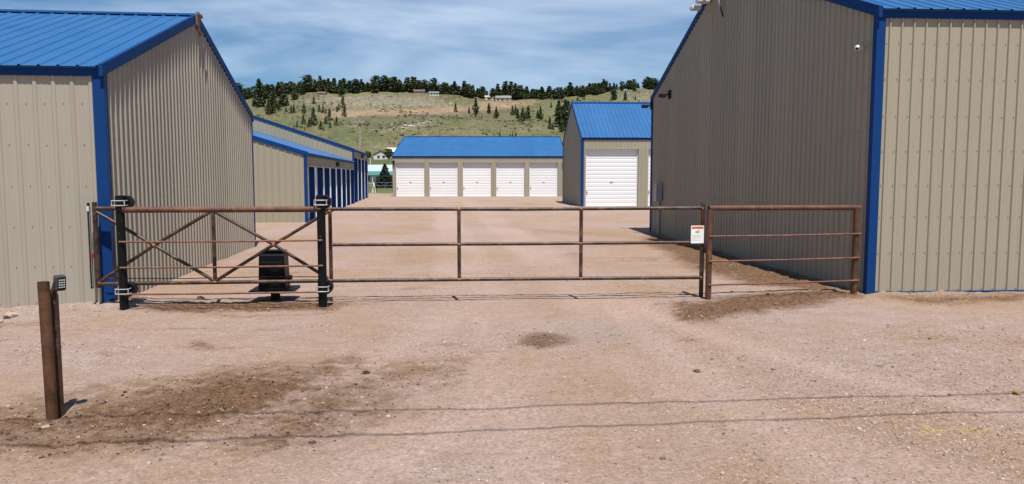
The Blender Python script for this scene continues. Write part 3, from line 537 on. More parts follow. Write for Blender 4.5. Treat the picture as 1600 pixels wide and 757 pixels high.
    nlb = math.hypot(1, slb); upb = Vector((0, -1, slb))/nlb; nnb = Vector((0, slb, 1))/nlb
    sheets('roof_panel', roof, BLUE_ROOF, Vector((W, L+ov, he-ov*slb+.045)), (-1, 0, 0), upb, nnb, W+xo, 0, (L-yr+ov)*nlb, rp, roofn*3, start=-xo)
    # ridge cap, eave and rake trim
    rc = MB(); a = .16
    for x in (-xo, W+xo): rc.v += [(x, yr-a, hr+.075-sl*a), (x, yr, hr+.085), (x, yr+a, hr+.075-slb*a)]
    rc.f = [(0, 1, 4, 3), (1, 2, 5, 4)]; rc.build('ridge_cap', BLUE_TRIM, roof)
    MB().box(-xo+.012, W+xo-.012, -.032, .0-.001, he-ov*sl+.035-eave_h, he-ov*sl+.030).build('eave_trim', BLUE_TRIM, roof)
    for flag, x, nx in ((True, -xo, -1), (True, W+xo, 1)):
        for (y0, z0), (y1, z1) in (((-ov, he-ov*sl), (yr, hr)), ((L+ov, he-ov*slb), (yr, hr))):
            MB().beam((x, y0, z0+.078), (x, y1, z1+.078), (-nx, 0, 0), .05, rake).build('rake_trim', BLUE_TRIM, roof)
    if trim:
        for flag, x, nx in ((gl, 0, -1), (gr, W, 1)):
            if not flag and not doors: continue
            cx = x-nx*trim
            m_ = MB(); m_.box(min(cx, x+nx*.026), max(cx, x+nx*.026), -.028, .004, -.2, he-.05); m_.box(min(x, x+nx*.026), max(x, x+nx*.026), .004, .07, -.2, he-.02)
            m_.build('corner_trim', BLUE_TRIM, root)
            if flag:
                m_ = MB(); m_.box(min(x-nx*.02, x+nx*.026), max(x-nx*.02, x+nx*.026), L-.11, L+.02, -.2, he-.02); m_.build('corner_trim', BLUE_TRIM, root)
    if base_trim: MB().box(0, W, -.034, .0, -.1, .036).build('base_trim', BLUE_TRIM, root)
    root['he'] = he
    del root['he']
    return root

P_LF = (.2215, .062, .034, .016); P_LG = (.1625, .05, .018, .026); P_R = (.170, .036, .016, .021)
# left: near corner at (-4.31, 10.17), long front to the left
aL = R(1.35); LW = 11.0
L1 = building('storage_building', 'warm gray ribbed steel building with sky blue roof behind the left gate end', 'building',
     (-4.31 - LW*math.cos(aL), 10.17 - LW*math.sin(aL), 0), aL, LW, 8.10, 2.98, 4.40, P_LF, .2215*4, gr=True, mat=BEIGE_GRAY, gprof=P_LG, gpw=.1625*5,
     srows=(.02, .49, 1.0, 1.51, 2.03, 2.54), grows=(.05, .55, 1.06, 1.57, 2.1, 2.62, 3.14, 3.6), roofn=.9144, group='storage buildings', trim=.118)
# the torn ridge end with bare wood showing
pk = MB(); pk.bbox(LW+.02, LW+.058, 3.92, 4.12, 4.26, 4.44, .008); pk.build('ridge_end_board', WOODR, L1)
pk = MB(); pk.beam((LW+.035, 3.97, 4.30), (LW+.035, 4.20, 4.20), (1, 0, 0), .02, .08); pk.build('ridge_end_board', WOODR, L1)
pk = MB(); pk.beam((LW+.03, 3.96, 4.49), (LW+.05, 4.18, 4.46), (1, 0, .2), .04, .045); pk.build('ridge_end_board', WOODR, L1)

# right: near corner at (5.80, 10.14)
aR = R(-.57)
R1 = building('storage_building', 'tall beige ribbed steel building with shaded end wall right of the gate', 'building',
     (5.80, 10.14, 0), aR, 9.0, 11.97, 3.86, 6.02, P_R, .17*5, gl=True, srows=(.05, .57, 1.07, 1.51, 1.98, 2.45, 2.95, 3.43),
     grows=(.05, .6, 1.15, 1.7, 2.25, 2.8, 3.35, 3.9, 4.45, 5.0, 5.5), trim=.098, base_trim=True, rake=.15, group='storage buildings')
# right, further back: near corner (6.99, 40.13)
B2 = building('storage_building', 'tall beige building with blue roof and white door behind the shaded end wall', 'building',
     (6.99, 40.13, 0), aR, 12.6, 6.9, 3.62, 5.72, (.19, .05, .02, .018), .19*5, gl=True, doors=[(.24, 3.04, 3.05), (3.58, 6.38, 3.05), (6.92, 9.72, 3.05)], recess=.15,
     trim=.13, roofn=.9144, group='storage buildings', door_slat=.21)
# far row closing the yard: front from (-4.3, 60.9) to (8.95, 57.2)
aF = math.atan2(-1.55, 13.3)*.62
fd = [(.26+2.575*k, .26+2.575*k+2.2, 2.63) for k in range(5)]
B3 = building('storage_building', 'long low beige building with five white roll up doors below the hill', 'building',
     (-4.26, 60.0, 0), aF, 13.4, 15.0, 3.08, 4.92, (.25, .06, .03, .02), .25*6, doors=fd, recess=.16, trim=0, roofn=1.0, group='storage buildings', door_slat=.2, roofp=(.305, .05, .02, .007, 0., False))
# left row of units along the lane: two stepped gabled sections, doors facing the lane
aW = R(90+1.68)
for sec, (px, py, LX, he, hr, nd, lab) in enumerate(((-4.92, 27.32, 18.1, 2.40, 4.55, 8, 'low beige lane building of narrow blue trimmed units, nearer lower section'),
                                             (-5.455, 45.42, 10.7, 3.12, 5.45, 4, 'stepped up far section of the narrow blue trimmed lane building'))):
    pt = LX/nd; dd = [(.20+pt*k, .20+pt*k+pt-.36, he-.42) for k in range(nd)]
    bb = building('storage_building', lab, 'building', (px, py, 0), aW, LX, 14.0, he, hr, (.23, .06, .03, .02), .23*5, gl=True, doors=dd, recess=.26,
         trim=.14, roofn=1.0, group='storage buildings', door_slat=.2, jamb=BLUE_TRIM, pier=WHITE_DOOR, rake=.16)
    # wall lamp over the doors
    q = 9.0 if sec == 0 else 5.2
    lm = thing('wall_lamp', 'small dark lamp above the doors of the ' + ('nearer lower lane section' if sec == 0 else 'far lane section'), 'lamp', bb.matrix_basis @ Vector((q, -.03, he-.24)), aW, 'wall lamps')
    MB().bbox(-.07, .07, -.15, -.005, -.11, .11, .01).build('lamp_housing', LAMPBLACK, lm)
    MB().bbox(-.045, .045, -.03, .01, -.05, .05, .004).build('lamp_mount', LAMPBLACK, lm)
for k, (lx, lab) in enumerate(((.10, 'small dark lamp on the upper left corner of the five door building'), (13.2, 'small dark lamp on the upper right corner of the five door building'))):
    lm = thing('wall_lamp', lab, 'lamp', B3.matrix_basis @ Vector((lx, -.03, 2.62)), aF, 'wall lamps')
    MB().bbox(-.09, .09, -.16, -.02, -.02, .14, .01).build('lamp_housing', LAMPBLACK, lm)
    MB().box(-.03, .03, -.05, .01, -.22, .02).build('lamp_mount', LAMPBLACK, lm)

# fittings on the right building ------------------------------------------------
def onR(y, z, out=0.): return R1.matrix_basis @ Vector((-out, y, z))
for (yy, zz, lab) in ((10.05, 3.78, 'black floodlight arm on the shaded end wall near its far edge'), (11.93, 3.66, 'black floodlight at the far corner of the shaded end wall')):
    lm = thing('wall_lamp', lab, 'lamp', onR(yy, zz), aR, 'wall lamps')
    MB().bbox(-.06, -.018, -.07, .07, -.11, .11, .006).build('lamp_mount', LAMPBLACK, lm)
    MB().tube([(-.05, 0, .01), (-.16, .03, -.02)], .022, 8).build('arm', LAMPBLACK, lm)
    MB().bbox(-.31, -.13, -.03, .10, -.075, .02, .012).build('lamp_housing', LAMPBLACK, lm)
eb = thing('electrical_box', 'gray electrical meter box with conduit on the shaded end wall', 'electrical box', onR(10.78, .0), aR)
MB().bbox(-.19, -.02, -.14, .14, .93, 1.42, .008).build('enclosure', GALV, eb)
MB().bbox(-.20, -.188, -.12, .12, .96, 1.39, .003).build('cover', GALV, eb)
MB().tube([(-.07, .02, -.05), (-.07, .02, .94)], .03, 10).build('conduit', GALV, eb)
for z in (.3, .72): MB().bbox(-.108, -.015, -.02, .06, z, z+.03, .003).build('strap', GALV, eb)
sc = thing('security_camera', 'small white security camera beside the blue corner trim at right', 'camera', onR(.36, 3.43), aR)
MB().tube([(-.02, 0, 0), (-.055, 0, 0)], .042, 14).build('mount', WHITEP, sc)
smooth_angle(MB().ball((-.085, -.012, -.01), .043, 1, 14).build('camera_body', WHITEP, sc))
MB().tube([(-.108, -.045, -.022), (-.124, -.062, -.03)], .017, 10).build('lens', LAMPBLACK, sc)
MB().tube([(-.035, -.04, .004), (-.035, -.24, .004)], .009, 8).build('cable_conduit', GALV, sc)
yl = thing('antenna_unit', 'white box with curved cable arm near the peak of the shaded end wall', 'antenna', onR(6.9, 5.42), aR)
MB().bbox(-.34, -.06, -.10, .12, .04, .24, .02).build('housing', WHITEP, yl)
MB().bbox(-.34, .02, -.42, -.20, .14, .22, .01).build('bracket', GALV, yl)
MB().bbox(-.40, -.18, .14, .34, -.07, .02, .02).build('lower_housing', WHITEP, yl)
MB().tube([(-.2, -.1, .24), (-.16, -.35, .235), (-.13, -.55, .20), (-.10, -.70, .09), (-.09, -.76, -.06), (-.07, -.78, -.22)], .035, 10).build('cable_arm', GALV, yl)
MB().tube([(-.07, -.78, -.2), (-.05, -.80, -.30), (-.03, -.83, -.42)], .013, 6).build('loose_wire', LAMPBLACK, yl)
# ------------------------------------------------------------------ gate and fences
def pipe(name, mat, root, pts, r, seg=14, label=None):
    o = root.location
    ob = MB().tube([Vector(p)-o for p in pts], r, seg).build(name, mat, root); smooth_angle(ob)
    if label: ob['label'] = label
    return ob
def wbox(name, mat, root, x0, x1, y0, y1, z0, z1, b=.004, label=None):
    o = root.location; ob = MB().bbox(x0-o.x, x1-o.x, y0-o.y, y1-o.y, z0-o.z, z1-o.z, b).build(name, mat, root)
    if label: ob['label'] = label
    return ob
GY = 10.0
gate = thing('sliding_gate', 'rusty pipe sliding gate across the gravel lane with trussed tail', 'gate', (-.5, GY, 0))
pr = .024
pipe('top_rail', RUST_GATE, gate, [(-4.40, GY, 1.235), (-1.5, GY, 1.217), (.9, GY, 1.207), (3.375, GY, 1.214)], pr)
pipe('bottom_rail', RUST_GATE, gate, [(-4.40, GY, .283), (-1.5, GY, .290), (.9, GY, .287), (3.375, GY, .279)], pr)
pipe('middle_rail', RUST_GATE, gate, [(-1.49, GY, .757), (.94, GY, .752), (3.36, GY, .754)], pr*.92)
pipe('upright', RUST_GATE, gate, [(-4.405, GY, .235), (-4.405, GY, 1.315)], pr*1.25)
for x in (-1.512, .138, 1.745): pipe('upright', RUST_GATE, gate, [(x, GY, .285), (x, GY, 1.215)], pr)
pipe('upright', RUST_GATE, gate, [(3.385, GY, .255), (3.385, GY, 1.275)], pr*1.15)
pipe('upright', RUST_GATE, gate, [(-2.97, GY, .29), (-2.97, GY, 1.20)], pr)
br = pr*.9
ND1, ND2 = Vector((-3.705, GY, .768)), Vector((-2.228, GY, .765))
for a, b in (((-4.40, GY, 1.20), ND1), (ND1, (-2.985, GY, .31)), ((-4.39, GY, .305), ND1), (ND1, (-2.99, GY, 1.195)),
             ((-2.955, GY, 1.195), ND2), (ND2, (-1.55, GY, .32)), ((-2.955, GY, .31), ND2), (ND2, (-1.53, GY, 1.185))):
    pipe('brace', RUST_GATE, gate, [a, b], br)
def weld(root, p, r=.034):
    o = root.location; ob = MB().ball(Vector(p)-o, r, .8, 10).build('weld', WELD, root); smooth_angle(ob)
for p in (ND1, ND2, (-2.97, GY, .295), (-4.395, GY, .30), (-1.515, GY, 1.195), (-1.515, GY, .30), (3.38, GY, .285), (3.38, GY, 1.212), (.138, GY, .752), (1.745, GY, .752), (.138, GY, .295), (1.745, GY, .287), (.138, GY, 1.212), (1.745, GY, 1.208)):
    weld(gate, p, .03)
# flat safety edge on the tail end
wbox('safety_edge', LAMPBLACK, gate, -4.490, -4.470, GY-.02, GY+.02, .225, 1.305, .003)
wbox('safety_edge_face', GALV, gate, -4.4695, -4.464, GY-.018, GY+.018, .245, 1.26, .002)
wbox('reflector', WHITEP, gate, -4.491, -4.464, GY-.03, GY-.0205, 1.20, 1.265, .002)
wbox('reflector', REDP, gate, -4.462, -4.442, GY-.04, GY-.012, .61, .675, .004, 'small red reflector')
wbox('roller_bracket', BLACKP, gate, -1.665, -1.60, GY-.04, GY+.04, .34, .42, .004)

def roller(post, o, z, flip=1):
    """black half-round roller cover behind the post with two zinc straps round the post"""
    mb = MB(); 
    for yy in (-.02, .11):
        i = len(mb.v)
        pts = [(-.065, -.085), (.03, -.085)] + [(.03+.085*math.cos(t), .085*math.sin(t)) for t in np.linspace(-math.pi/2, math.pi/2, 10)] + [(.03, .085), (-.065, .085)]
        mb.v += [(px, yy, z+pz) for px, pz in pts]
    n = len(pts); mb.f = [tuple(range(n)), tuple(range(2*n-1, n-1, -1))] + [(k, (k+1) % n, n+(k+1) % n, n+k) for k in range(n)]
    mb.v = [(a-o[0]+post[0], b-o[1]+post[1]+.05, c-o[2]) for a, b, c in mb.v]
    return mb
PY = 9.70
for side in (0,):
    fn = thing('pipe_fence', 'rusty rail fence panel between two black gate posts', 'fence', (-2.75, PY, 0), group='pipe fence panels')
    for k, x in enumerate((-3.985, -1.578)):
        post = pipe('post', BLACKP, fn, [(x, PY+.02, -.3), (x, PY+.02, 1.385)], .053, 18)
        o = fn.location
        for z, nm in ((1.315, 'top'), (.235, 'low')):
            rb = roller((x, PY+.02), o, z).build('roller_cover', BLACKBOX, post); smooth_angle(rb)
            for dz in (-.032, .026):
                pts = [(x-.072, PY+.09, z+dz), (x-.070, PY-.052, z+dz), (x-.03, PY-.062, z+dz), (x+.05, PY-.062, z+dz), (x+.078, PY-.04, z+dz), (x+.08, PY+.09, z+dz)]
                MB().tube([Vector(p)-o for p in pts], .0062, 8).build('strap_bolt', CHROME, post)
            MB().tube([Vector((x+.079, PY-.045, z-.038))-o, Vector((x+.079, PY-.045, z+.032))-o], .0055, 6).build('strap_bolt', CHROME, post)
            MB().tube([Vector((x-.071, PY-.045, z-.038))-o, Vector((x-.071, PY-.045, z+.032))-o], .0055, 6).build('strap_bolt', CHROME, post)
    pipe('top_rail', RUST_RED, fn, [(-3.945, PY, 1.228), (-1.575, PY, 1.228)], .036, 16)
    for z, x0 in ((.842, -3.99), (.525, -3.99), (.197, -3.99)): pipe('rail', RUST_ROD, fn, [(x0, PY-.046, z), (-2.8, PY-.046, z-.004), (-1.56, PY-.046, z+.002)], .0115, 8)
fn = thing('pipe_fence', 'rusty rail fence panel beside the tall right building', 'fence', (4.55, 9.9, 0), group='pipe fence panels')
a0, a1 = Vector((3.42, 9.89, 0)), Vector((5.70, 10.14, 0))
def fp(t, z, dy=0): p = a0.lerp(a1, t); return Vector((p.x, p.y+dy, z))
pipe('post', RUST_RED, fn, [(3.445, 9.89, -.3), (3.445, 9.89, 1.20)], .040, 16)
pipe('post', RUST_POST, fn, [fp(.955, -.3), fp(.955, 1.19)], .044, 16)
pipe('top_rail', RUST_RED, fn, [(3.43, 9.89, 1.215), fp(.5, 1.212), fp(.975, 1.205)], .035, 16)
MB().tube([Vector((3.4295, 9.889, 1.215))-fn.location, Vector((3.426, 9.8889, 1.215))-fn.location], .028, 14).build('dark_pipe_end', LAMPBLACK, fn)  # black disc on the closed rail end, painted in for the shaded hollow
for z in (.845, .514, .198): pipe('rail', RUST_ROD, fn, [(3.43, 9.845, z), fp(.5, z-.004, -.045), fp(.975, z+.004, -.05)], .0115, 8)
pipe('back_post', RUST_GATE, fn, [(3.415, 10.09, -.3), (3.415, 10.09, 1.25)], .03, 12)

# ---- warning sign on the gate's leading end
ORANGE = M('orange_print').col((.85, .20, .02)).set(.45).m
INK = M('black_print').col((.02, .02, .022)).set(.5).m
INKG = M('gray_print').col((.30, .32, .35)).set(.5).m
SIGNW = M('white_sign_face').col((.80, .80, .78)).set(.35).m
sg = thing('warning_sign', 'white warning sign with orange header hung on the gate end', 'sign', (3.303, GY-.045, .745))
MB().bbox(-.088, .088, -.004, .004, 0, .235, .001).build('panel', SIGNW, sg)
MB().box(-.079, .079, -.0062, -.0042, .196, .225).build('header_band', ORANGE, sg)
def text(parent, s, x, z, size, y, mat, name='lettering'):
    cu = bpy.data.curves.new(name, 'FONT'); cu.body = s; cu.size = size; cu.align_x = 'LEFT'; cu.extrude = .0004
    t = bpy.data.objects.new('tmp', cu); COL.objects.link(t); dg = bpy.context.evaluated_depsgraph_get()
    me = bpy.data.meshes.new_from_object(t.evaluated_get(dg)); bpy.data.objects.remove(t)
    o = link(name, me, mat, parent); o.location = (x, y, z); o.rotation_euler = (math.pi/2, 0, 0); return o
text(sg, 'WARNING', -.046, .2018, .0255, -.0072, INK)
tri = MB().poly([(-.073, -.0072, .2005), (-.050, -.0072, .2005), (-.0615, -.0072, .2215)]); tri.build('hazard_triangle', INK, sg, fix=False)
pg = MB(); pg.box(.012, .026, -.0056, -.0044, .135, .182); pg.poly([(-.026, -.0052, .155), (.008, -.0052, .172), (.008, -.0052, .150), (-.004, -.0052, .128), (-.010, -.0052, .146)]); pg.build('pictogram', INKG, sg, fix=False)
pg = MB(); pg.box(-.030, -.012, -.0064, -.0056, .147, .157); pg.build('pictogram', INK, sg)
for k, (s, z) in enumerate((('Moving gate can cause', .103), ('serious injury or death', .088), ('Keep clear of the gate path', .068), ('at all times', .055), ('Gate may move at any time', .038))):
    text(sg, s, -.072, z, .0125 if k < 2 else .0108, -.0046, INKG)

# ---- gate operator
op = thing('gate_operator', 'black gate operator box on a pedestal behind the trussed gate tail', 'gate opener', (-2.30, 10.33, 0))
def frustum(x0, x1, y0, y1, z0, z1, tx, ty0, ty1):
    mb = MB(); mb.v = [(x0, y0, z0), (x1, y0, z0), (x1, y1, z0), (x0, y1, z0), (x0+tx, y0+ty0, z1), (x1-tx, y0+ty0, z1), (x1-tx, y1-ty1, z1), (x0+tx, y1-ty1, z1)]
    mb.f = [(3, 2, 1, 0), (4, 5, 6, 7)] + [(k, (k+1) % 4, 4+(k+1) % 4, 4+k) for k in range(4)]; return mb
frustum(-.178, .170, -.15, .15, .155, .60, .012, .015, .03).build('cover', BLACKBOX, op)
frustum(-.170, .162, -.134, .135, .60, .665, .02, .035, .05).build('cover_lid', BLACKBOX, op)
MB().bbox(-.145, .145, -.158, -.148, .20, .52, .004).build('access_panel', BLACKBOX, op)
MB().bbox(-.29, .28, -.22, .28, .118, .154, .004).build('base_plate', BLACKP, op)
MB().tube([(0, .02, -.2), (0, .02, .118)], .062, 16).build('pedestal', BLACKP, op)
MB().tube([(.18, -.02, .3), (.225, -.03, .3)], .035, 12).build('drive_sprocket', BLACKP, op)
ch = thing('drive_chain', 'thin drive chain running behind the gate at shin height', 'chain', (-2.3, GY+.06, .345))
MB().tube([(-2.05, 0, .0), (-1, 0, -.012), (0, 0, .0), (.62, 0, -.01)], .006, 6).build('links', RUST_GATE, ch)

# ---- keypad and bollard
bo = thing('bollard', 'rusty brown steel pipe bollard standing in front of the keypad', 'bollard', (-2.668, 5.29, 0))
mb = MB().tube([(0, 0, -.2), (0, 0, .945)], .036, 28, caps=False); mb.tube([(0, 0, .7), (0, 0, .945)], .031, 28, caps=False)
i = len(mb.v); n = 28
mb.f += [(28+k, 28+(k+1) % 28, 28*3+(k+1) % 28, 28*3+k) for k in range(28)]
smooth_angle(mb.build('pipe', RUST_POST, bo)); MB().tube([(0, 0, .69), (0, 0, .70)], .034, 20).build('fill', LAMPBLACK, bo)
bo.rotation_euler = (R(-.4), R(-.9), 0)
kp = thing('keypad_pedestal', 'gray gate keypad on a slim post behind the rusty bollard', 'keypad', (-2.674, 5.395, 0))
MB().bbox(-.025, .025, -.025, .025, -.2, .85, .004).build('post', RUST_GATE, kp)
ar = MB().beam((-.005, -.02, .875), (.048, -.075, .955), (1, 0, 0), .03, .05); ar.beam((-.022, .0, .862), (-.008, -.035, .885), (1, 0, 0), .042, .05); ar.build('arm', RUST_POST, kp)
kh = MB().bbox(-.036, .036, -.03, .026, -.056, .056, .009).build('keypad_housing', GRAYP, kp)
kh.location = (.088, -.085, .935); kh.rotation_euler = (R(6), 0, R(48)); kh.scale = (.92, .92, .92)
MB().bbox(-.026, .029, -.0335, -.0295, -.047, .038, .001).build('keypad_face', LAMPBLACK, kh)
km = None
for r_ in range(4):
    for c_ in range(3):
        if km is None:
            k0 = MB().bbox(-.006, .006, -.002, .002, -.0045, .0045, .001).build('key', KEYM, kh); km = k0
        else:
            k0 = km.copy(); COL.objects.link(k0)
        k0.location = (-.014+.0155*c_, -.035, .025-.0175*r_)
mb = MB().box(-.029, .029, -.032, -.026, .043, .049); mb.build('hood', GRAYP, kh)

# ---- overhead wires (above and behind the viewer); they draw the two thin shadows on the gravel
WIRE = M('black_cable').col((.02, .02, .02)).set(.6).m
def wire(pa, pb, h, lab):
    P = []
    for k in range(41):
        t = k/40; s = -30+60*t; f = (s-pa[0])/(pb[0]-pa[0]); y = pa[1]+(pb[1]-pa[1])*f
        z = h + .0006*s*s
        P.append((s+.072*h, y-.39*h, z))
    o = thing('overhead_wire', lab, 'wire', (0, 0, 0), group='overhead wires')
    MB().tube(P, .0105, 6).build('cable', WIRE, o)
wire((-2.61, 5.33), (4.34, 5.37), 4.6, 'overhead cable casting the upper thin shadow across the foreground gravel')
wire((-2.72, 4.78), (4.01, 4.95), 4.7, 'overhead cable casting the lower thin shadow across the foreground gravel')
# ------------------------------------------------------------------ stones and clods
def rocks(n, xs, ys, zs, sizes, seed, flat=(.35, .7)):
    rng = np.random.default_rng(seed)
    # irregular 12-sided chip: cube corners pushed about
    base = np.array([(x, y, z) for z in (-1, 1) for x, y in ((-1, -1), (1, -1), (1, 1), (-1, 1))], float)*.6
    F0 = np.array([(3, 2, 1, 0), (4, 5, 6, 7), (0, 1, 5, 4), (1, 2, 6, 5), (2, 3, 7, 6), (3, 0, 4, 7)])
    V = base[None] + rng.uniform(-.38, .38, (n, 8, 3))
    V[:, 4:, :2] *= rng.uniform(.45, .9, (n, 1, 1))
    V[..., 0] *= rng.uniform(.8, 1.5, (n, 1)); V[..., 2] *= rng.uniform(*flat, (n, 1))
    t = rng.uniform(0, 6.283, n); c, s = np.cos(t)[:, None], np.sin(t)[:, None]
    x, y = V[..., 0]*c - V[..., 1]*s, V[..., 0]*s + V[..., 1]*c; V[..., 0] = x; V[..., 1] = y
    V = V*np.asarray(sizes)[:, None, None] + np.stack([xs, ys, zs], 1)[:, None]
    F = (F0[None] + (np.arange(n)*8)[:, None, None]).reshape(-1, 4)
    return np_mesh('stones', V.reshape(-1, 3), F)
def stone_mat(name, stops):
    m = M(name); g = m.n('ShaderNodeNewGeometry').outputs['Random Per Island']
    c = m.ramp(g, stops); c = m.mix(.35, c, m.ramp(m.noise(90, 3, .7, kind='World'), [(.25, (.6, .6, .6)), (.75, (1.2, 1.2, 1.2))]), 'MULTIPLY')
    m.col(c).set(.85, 0, .3); return m.m
STONE = stone_mat('gravel_stone', [(0, (.14, .096, .07)), (.25, (.25, .175, .135)), (.5, (.34, .245, .195)), (.82, (.385, .295, .255)), (.95, (.43, .35, .30)), (1, (.50, .44, .38))])
CLOD = stone_mat('soil_clod', [(0, (0.039, 0.021, 0.012)), (.5, (0.082, 0.045, 0.026)), (.85, (0.133, 0.078, 0.047)), (1, (0.203, 0.140, 0.098))])
rng = np.random.default_rng(11)
def scatter(n, ymin, ymax, keep, seed, pw=1.0):
    r_ = np.random.default_rng(seed); t = r_.random(n)
    y = ymin*(ymax/ymin)**(t**pw); u = r_.uniform(-.80, .98, n); x = u*(y+.6)
    so, gy, gv, ye = yard_masks(x, y); p = keep(so, gy, gv, x, y); k = r_.random(n) < p
    ok = ~((x < -4.25) & (y > 10.12)) & ~((x > 5.85) & (y > 10.1))
    k &= ok; x, y, so = x[k], y[k], so[k]; return x, y, yard_z(x, y, so), so
x, y, z, so = scatter(190000, 3.7, 14, lambda so, gy, gv, x, y: np.clip(.03 + .95*gv**1.4 + .06*so, 0, 1), 1)
sz = np.random.default_rng(2).lognormal(math.log(.0043), .5, len(x)).clip(.0025, .021)*(1 + y*.035)
tag(link('gravel_stones', rocks(len(x), x, y, z + sz*.12, sz, 3), STONE), 'loose pink and gray gravel chips strewn over the yard', 'gravel', kind='stuff')
x, y, z, so = scatter(110000, 3.9, 15, lambda so, gy, gv, x, y: np.clip(so*1.1-.25, 0, .8), 4)
sz = np.random.default_rng(5).lognormal(math.log(.0048), .52, len(x)).clip(.003, .03)
tag(link('soil_clods', rocks(len(x), x, y, z + sz*.15, sz, 6), CLOD), 'dark brown crumbs of turned soil along the dirt strips', 'soil', kind='stuff')
# larger single stones
def stone_thing(lab, x, y, s, tone, seed, sx=1., sy=1.):
    import bmesh
    bm = bmesh.new(); bmesh.ops.create_icosphere(bm, subdivisions=2, radius=1); r_ = random.Random(seed)
    axes = [Vector((r_.uniform(-1, 1), r_.uniform(-1, 1), r_.uniform(-1, 1))).normalized() for _ in range(9)]; cut = [r_.uniform(.55, .85) for _ in axes]
    for v in bm.verts:
        for a, c in zip(axes, cut):
            d = v.co.dot(a)
            if d > c: v.co -= a*(d-c)
        v.co += Vector((r_.uniform(-.04, .04), r_.uniform(-.04, .04), r_.uniform(-.04, .04)))
        v.co.x *= s*sx; v.co.y *= s*sy; v.co.z *= s*.62
    me = bpy.data.meshes.new('stone'); bm.to_mesh(me); bm.free()
    m = M('stone_'+str(seed)); m.col(m.ramp(m.noise(14, 5, .7), [(.3, tuple(v*.42 for v in tone)), (.7, tuple(v*.7 for v in tone))])).set(.9, 0, .25).bump(m.noise(60, 3), .4, .01)
    o = link('stone', me, m.m); zz = float(yard_z(np.array([x]), np.array([y]))[0]); o.location = (x, y, zz+s*.25)
    o.rotation_euler = (0, 0, r_.uniform(0, 6)); tag(o, lab, 'stone', 'single stones on the gravel')
for a in (('large pale stone at the foot of the left wall', -5.12, 9.33, .085, (.62, .50, .38), 1, 1.5), ('smaller pale stone in front of the left wall', -5.05, 8.98, .06, (.58, .46, .34), 2, 1.3),
          ('light stone lying beneath the trussed gate tail', -3.32, 10.5, .05, (.55, .44, .34), 3, 1.4), ('orange brown stone at the right edge of the foreground', 4.26, 5.33, .035, (.42, .22, .08), 4, 1.),
          ('pale stone beside the upper wire shadow', -.42, 5.17, .022, (.60, .50, .42), 5, 1.2), ('dark stone on the gravel right of the lane', 2.07, 6.18, .03, (.16, .11, .08), 6, 1.3),
          ('pale flat stone against the foot of the bollard', -2.63, 5.12, .028, (.55, .44, .34), 7, 1.6), ('pale stone on the gravel left of the gate posts', -2.08, 6.75, .022, (.62, .52, .44), 8, 1.3)):
    stone_thing(*a)

# ------------------------------------------------------------------ trees
def foliage_mat(name, c0, c1, c2):
    m = M(name); g = m.n('ShaderNodeNewGeometry').outputs['Random Per Island']; oi = m.n('ShaderNodeObjectInfo').outputs['Random']
    c = m.ramp(g, [(0, c0), (.55, c1), (1, c2)]); c = m.mix(.5, c, m.ramp(oi, [(0, (.72, .74, .72)), (1, (1.25, 1.22, 1.12))]), 'MULTIPLY')
    m.col(c).set(.7, 0, .2); m.b.inputs['Transmission Weight'].default_value = 0
    m.b.inputs['Subsurface Weight'].default_value = 0; return m.m
PINE_F = foliage_mat('pine_needles', (.020, .034, .014), (.055, .080, .032), (.13, .15, .062))
SPRUCE_F = foliage_mat('spruce_needles', (.016, .028, .020), (.026, .044, .032), (.05, .075, .055))
LEAF_F = foliage_mat('broad_leaves', (.045, .075, .018), (.075, .12, .03), (.12, .17, .05))
BARK = M('pine_bark').col((.10, .062, .042)).set(.9).m
def crown_mesh(seed, style, n=260):
    """unit-height crown (tree is 1 m tall): drooping limbs of ragged tufts. style 0 cone, 1 open pine, 2 round leafy, 3 dense spruce"""
    r_ = np.random.default_rng(seed); V = []; F = []
    lean = r_.uniform(-.02, .02, 2); lob = r_.uniform(0, 6.28, 3); gaps = r_.uniform(.2, .9, 3); ga = r_.uniform(0, 6.28, 3)
    for k in range(n):
        t = r_.random()
        if style == 0: z = .07+.93*t; rad = .21*(1-t)**.85+.012; thick = .05
        elif style == 1: z = .08+.92*t; rad = (.205*((1-t)**.62)*(.72+.28*math.sin(math.pi*min(1, t*1.6))) if seed % 2 else .19*math.sin(math.pi*min(1, t*.84+.12))**.8)*(1+.24*math.sin(8*t+lob[0]))+.012; thick = .055
        elif style == 2: z = .18+.82*t; rad = .42*math.sqrt(max(0, 1-(2*t-1)**2))+.02; thick = .08
        else: z = .05+.95*t; rad = .40*(1-t)**.92+.012; thick = .045
        ang = r_.uniform(0, 6.283); rad *= 1+.22*math.sin(2*ang+lob[1])+.15*math.sin(5*ang+7*t+lob[2])
        if style in (0, 1) and any(abs(t-g) < .07 and math.cos(ang-a) > .2 for g, a in zip(gaps, ga)): rad *= .45
        q = rad*math.sqrt(r_.uniform(.12, 1)); cx = q*math.cos(ang)+lean[0]*t; cy = q*math.sin(ang)+lean[1]*t
        droop = -.25*q if style in (0, 3) else .12*q
        cz = z+droop; s = thick*r_.uniform(.55, 1.35)*(1-.45*t if style != 2 else 1)
        for j in range(3):
            a = r_.uniform(0, 6.283); el = r_.uniform(-.7, .7); d = np.array([math.cos(a)*math.cos(el), math.sin(a)*math.cos(el), math.sin(el)])
            e = np.cross(d, r_.normal(size=3)); e /= np.linalg.norm(e)+1e-6; o = np.array([cx, cy, cz])+r_.normal(size=3)*s*.3; i = len(V)
            V += [o-d*s*.8-e*s*.35, o+d*s*.2-e*s*.6, o+d*s*1.1, o+d*s*.1+e*s*.6]; F.append((i, i+1, i+2, i+3))
    return np_mesh('crown', np.array(V), np.array(F))
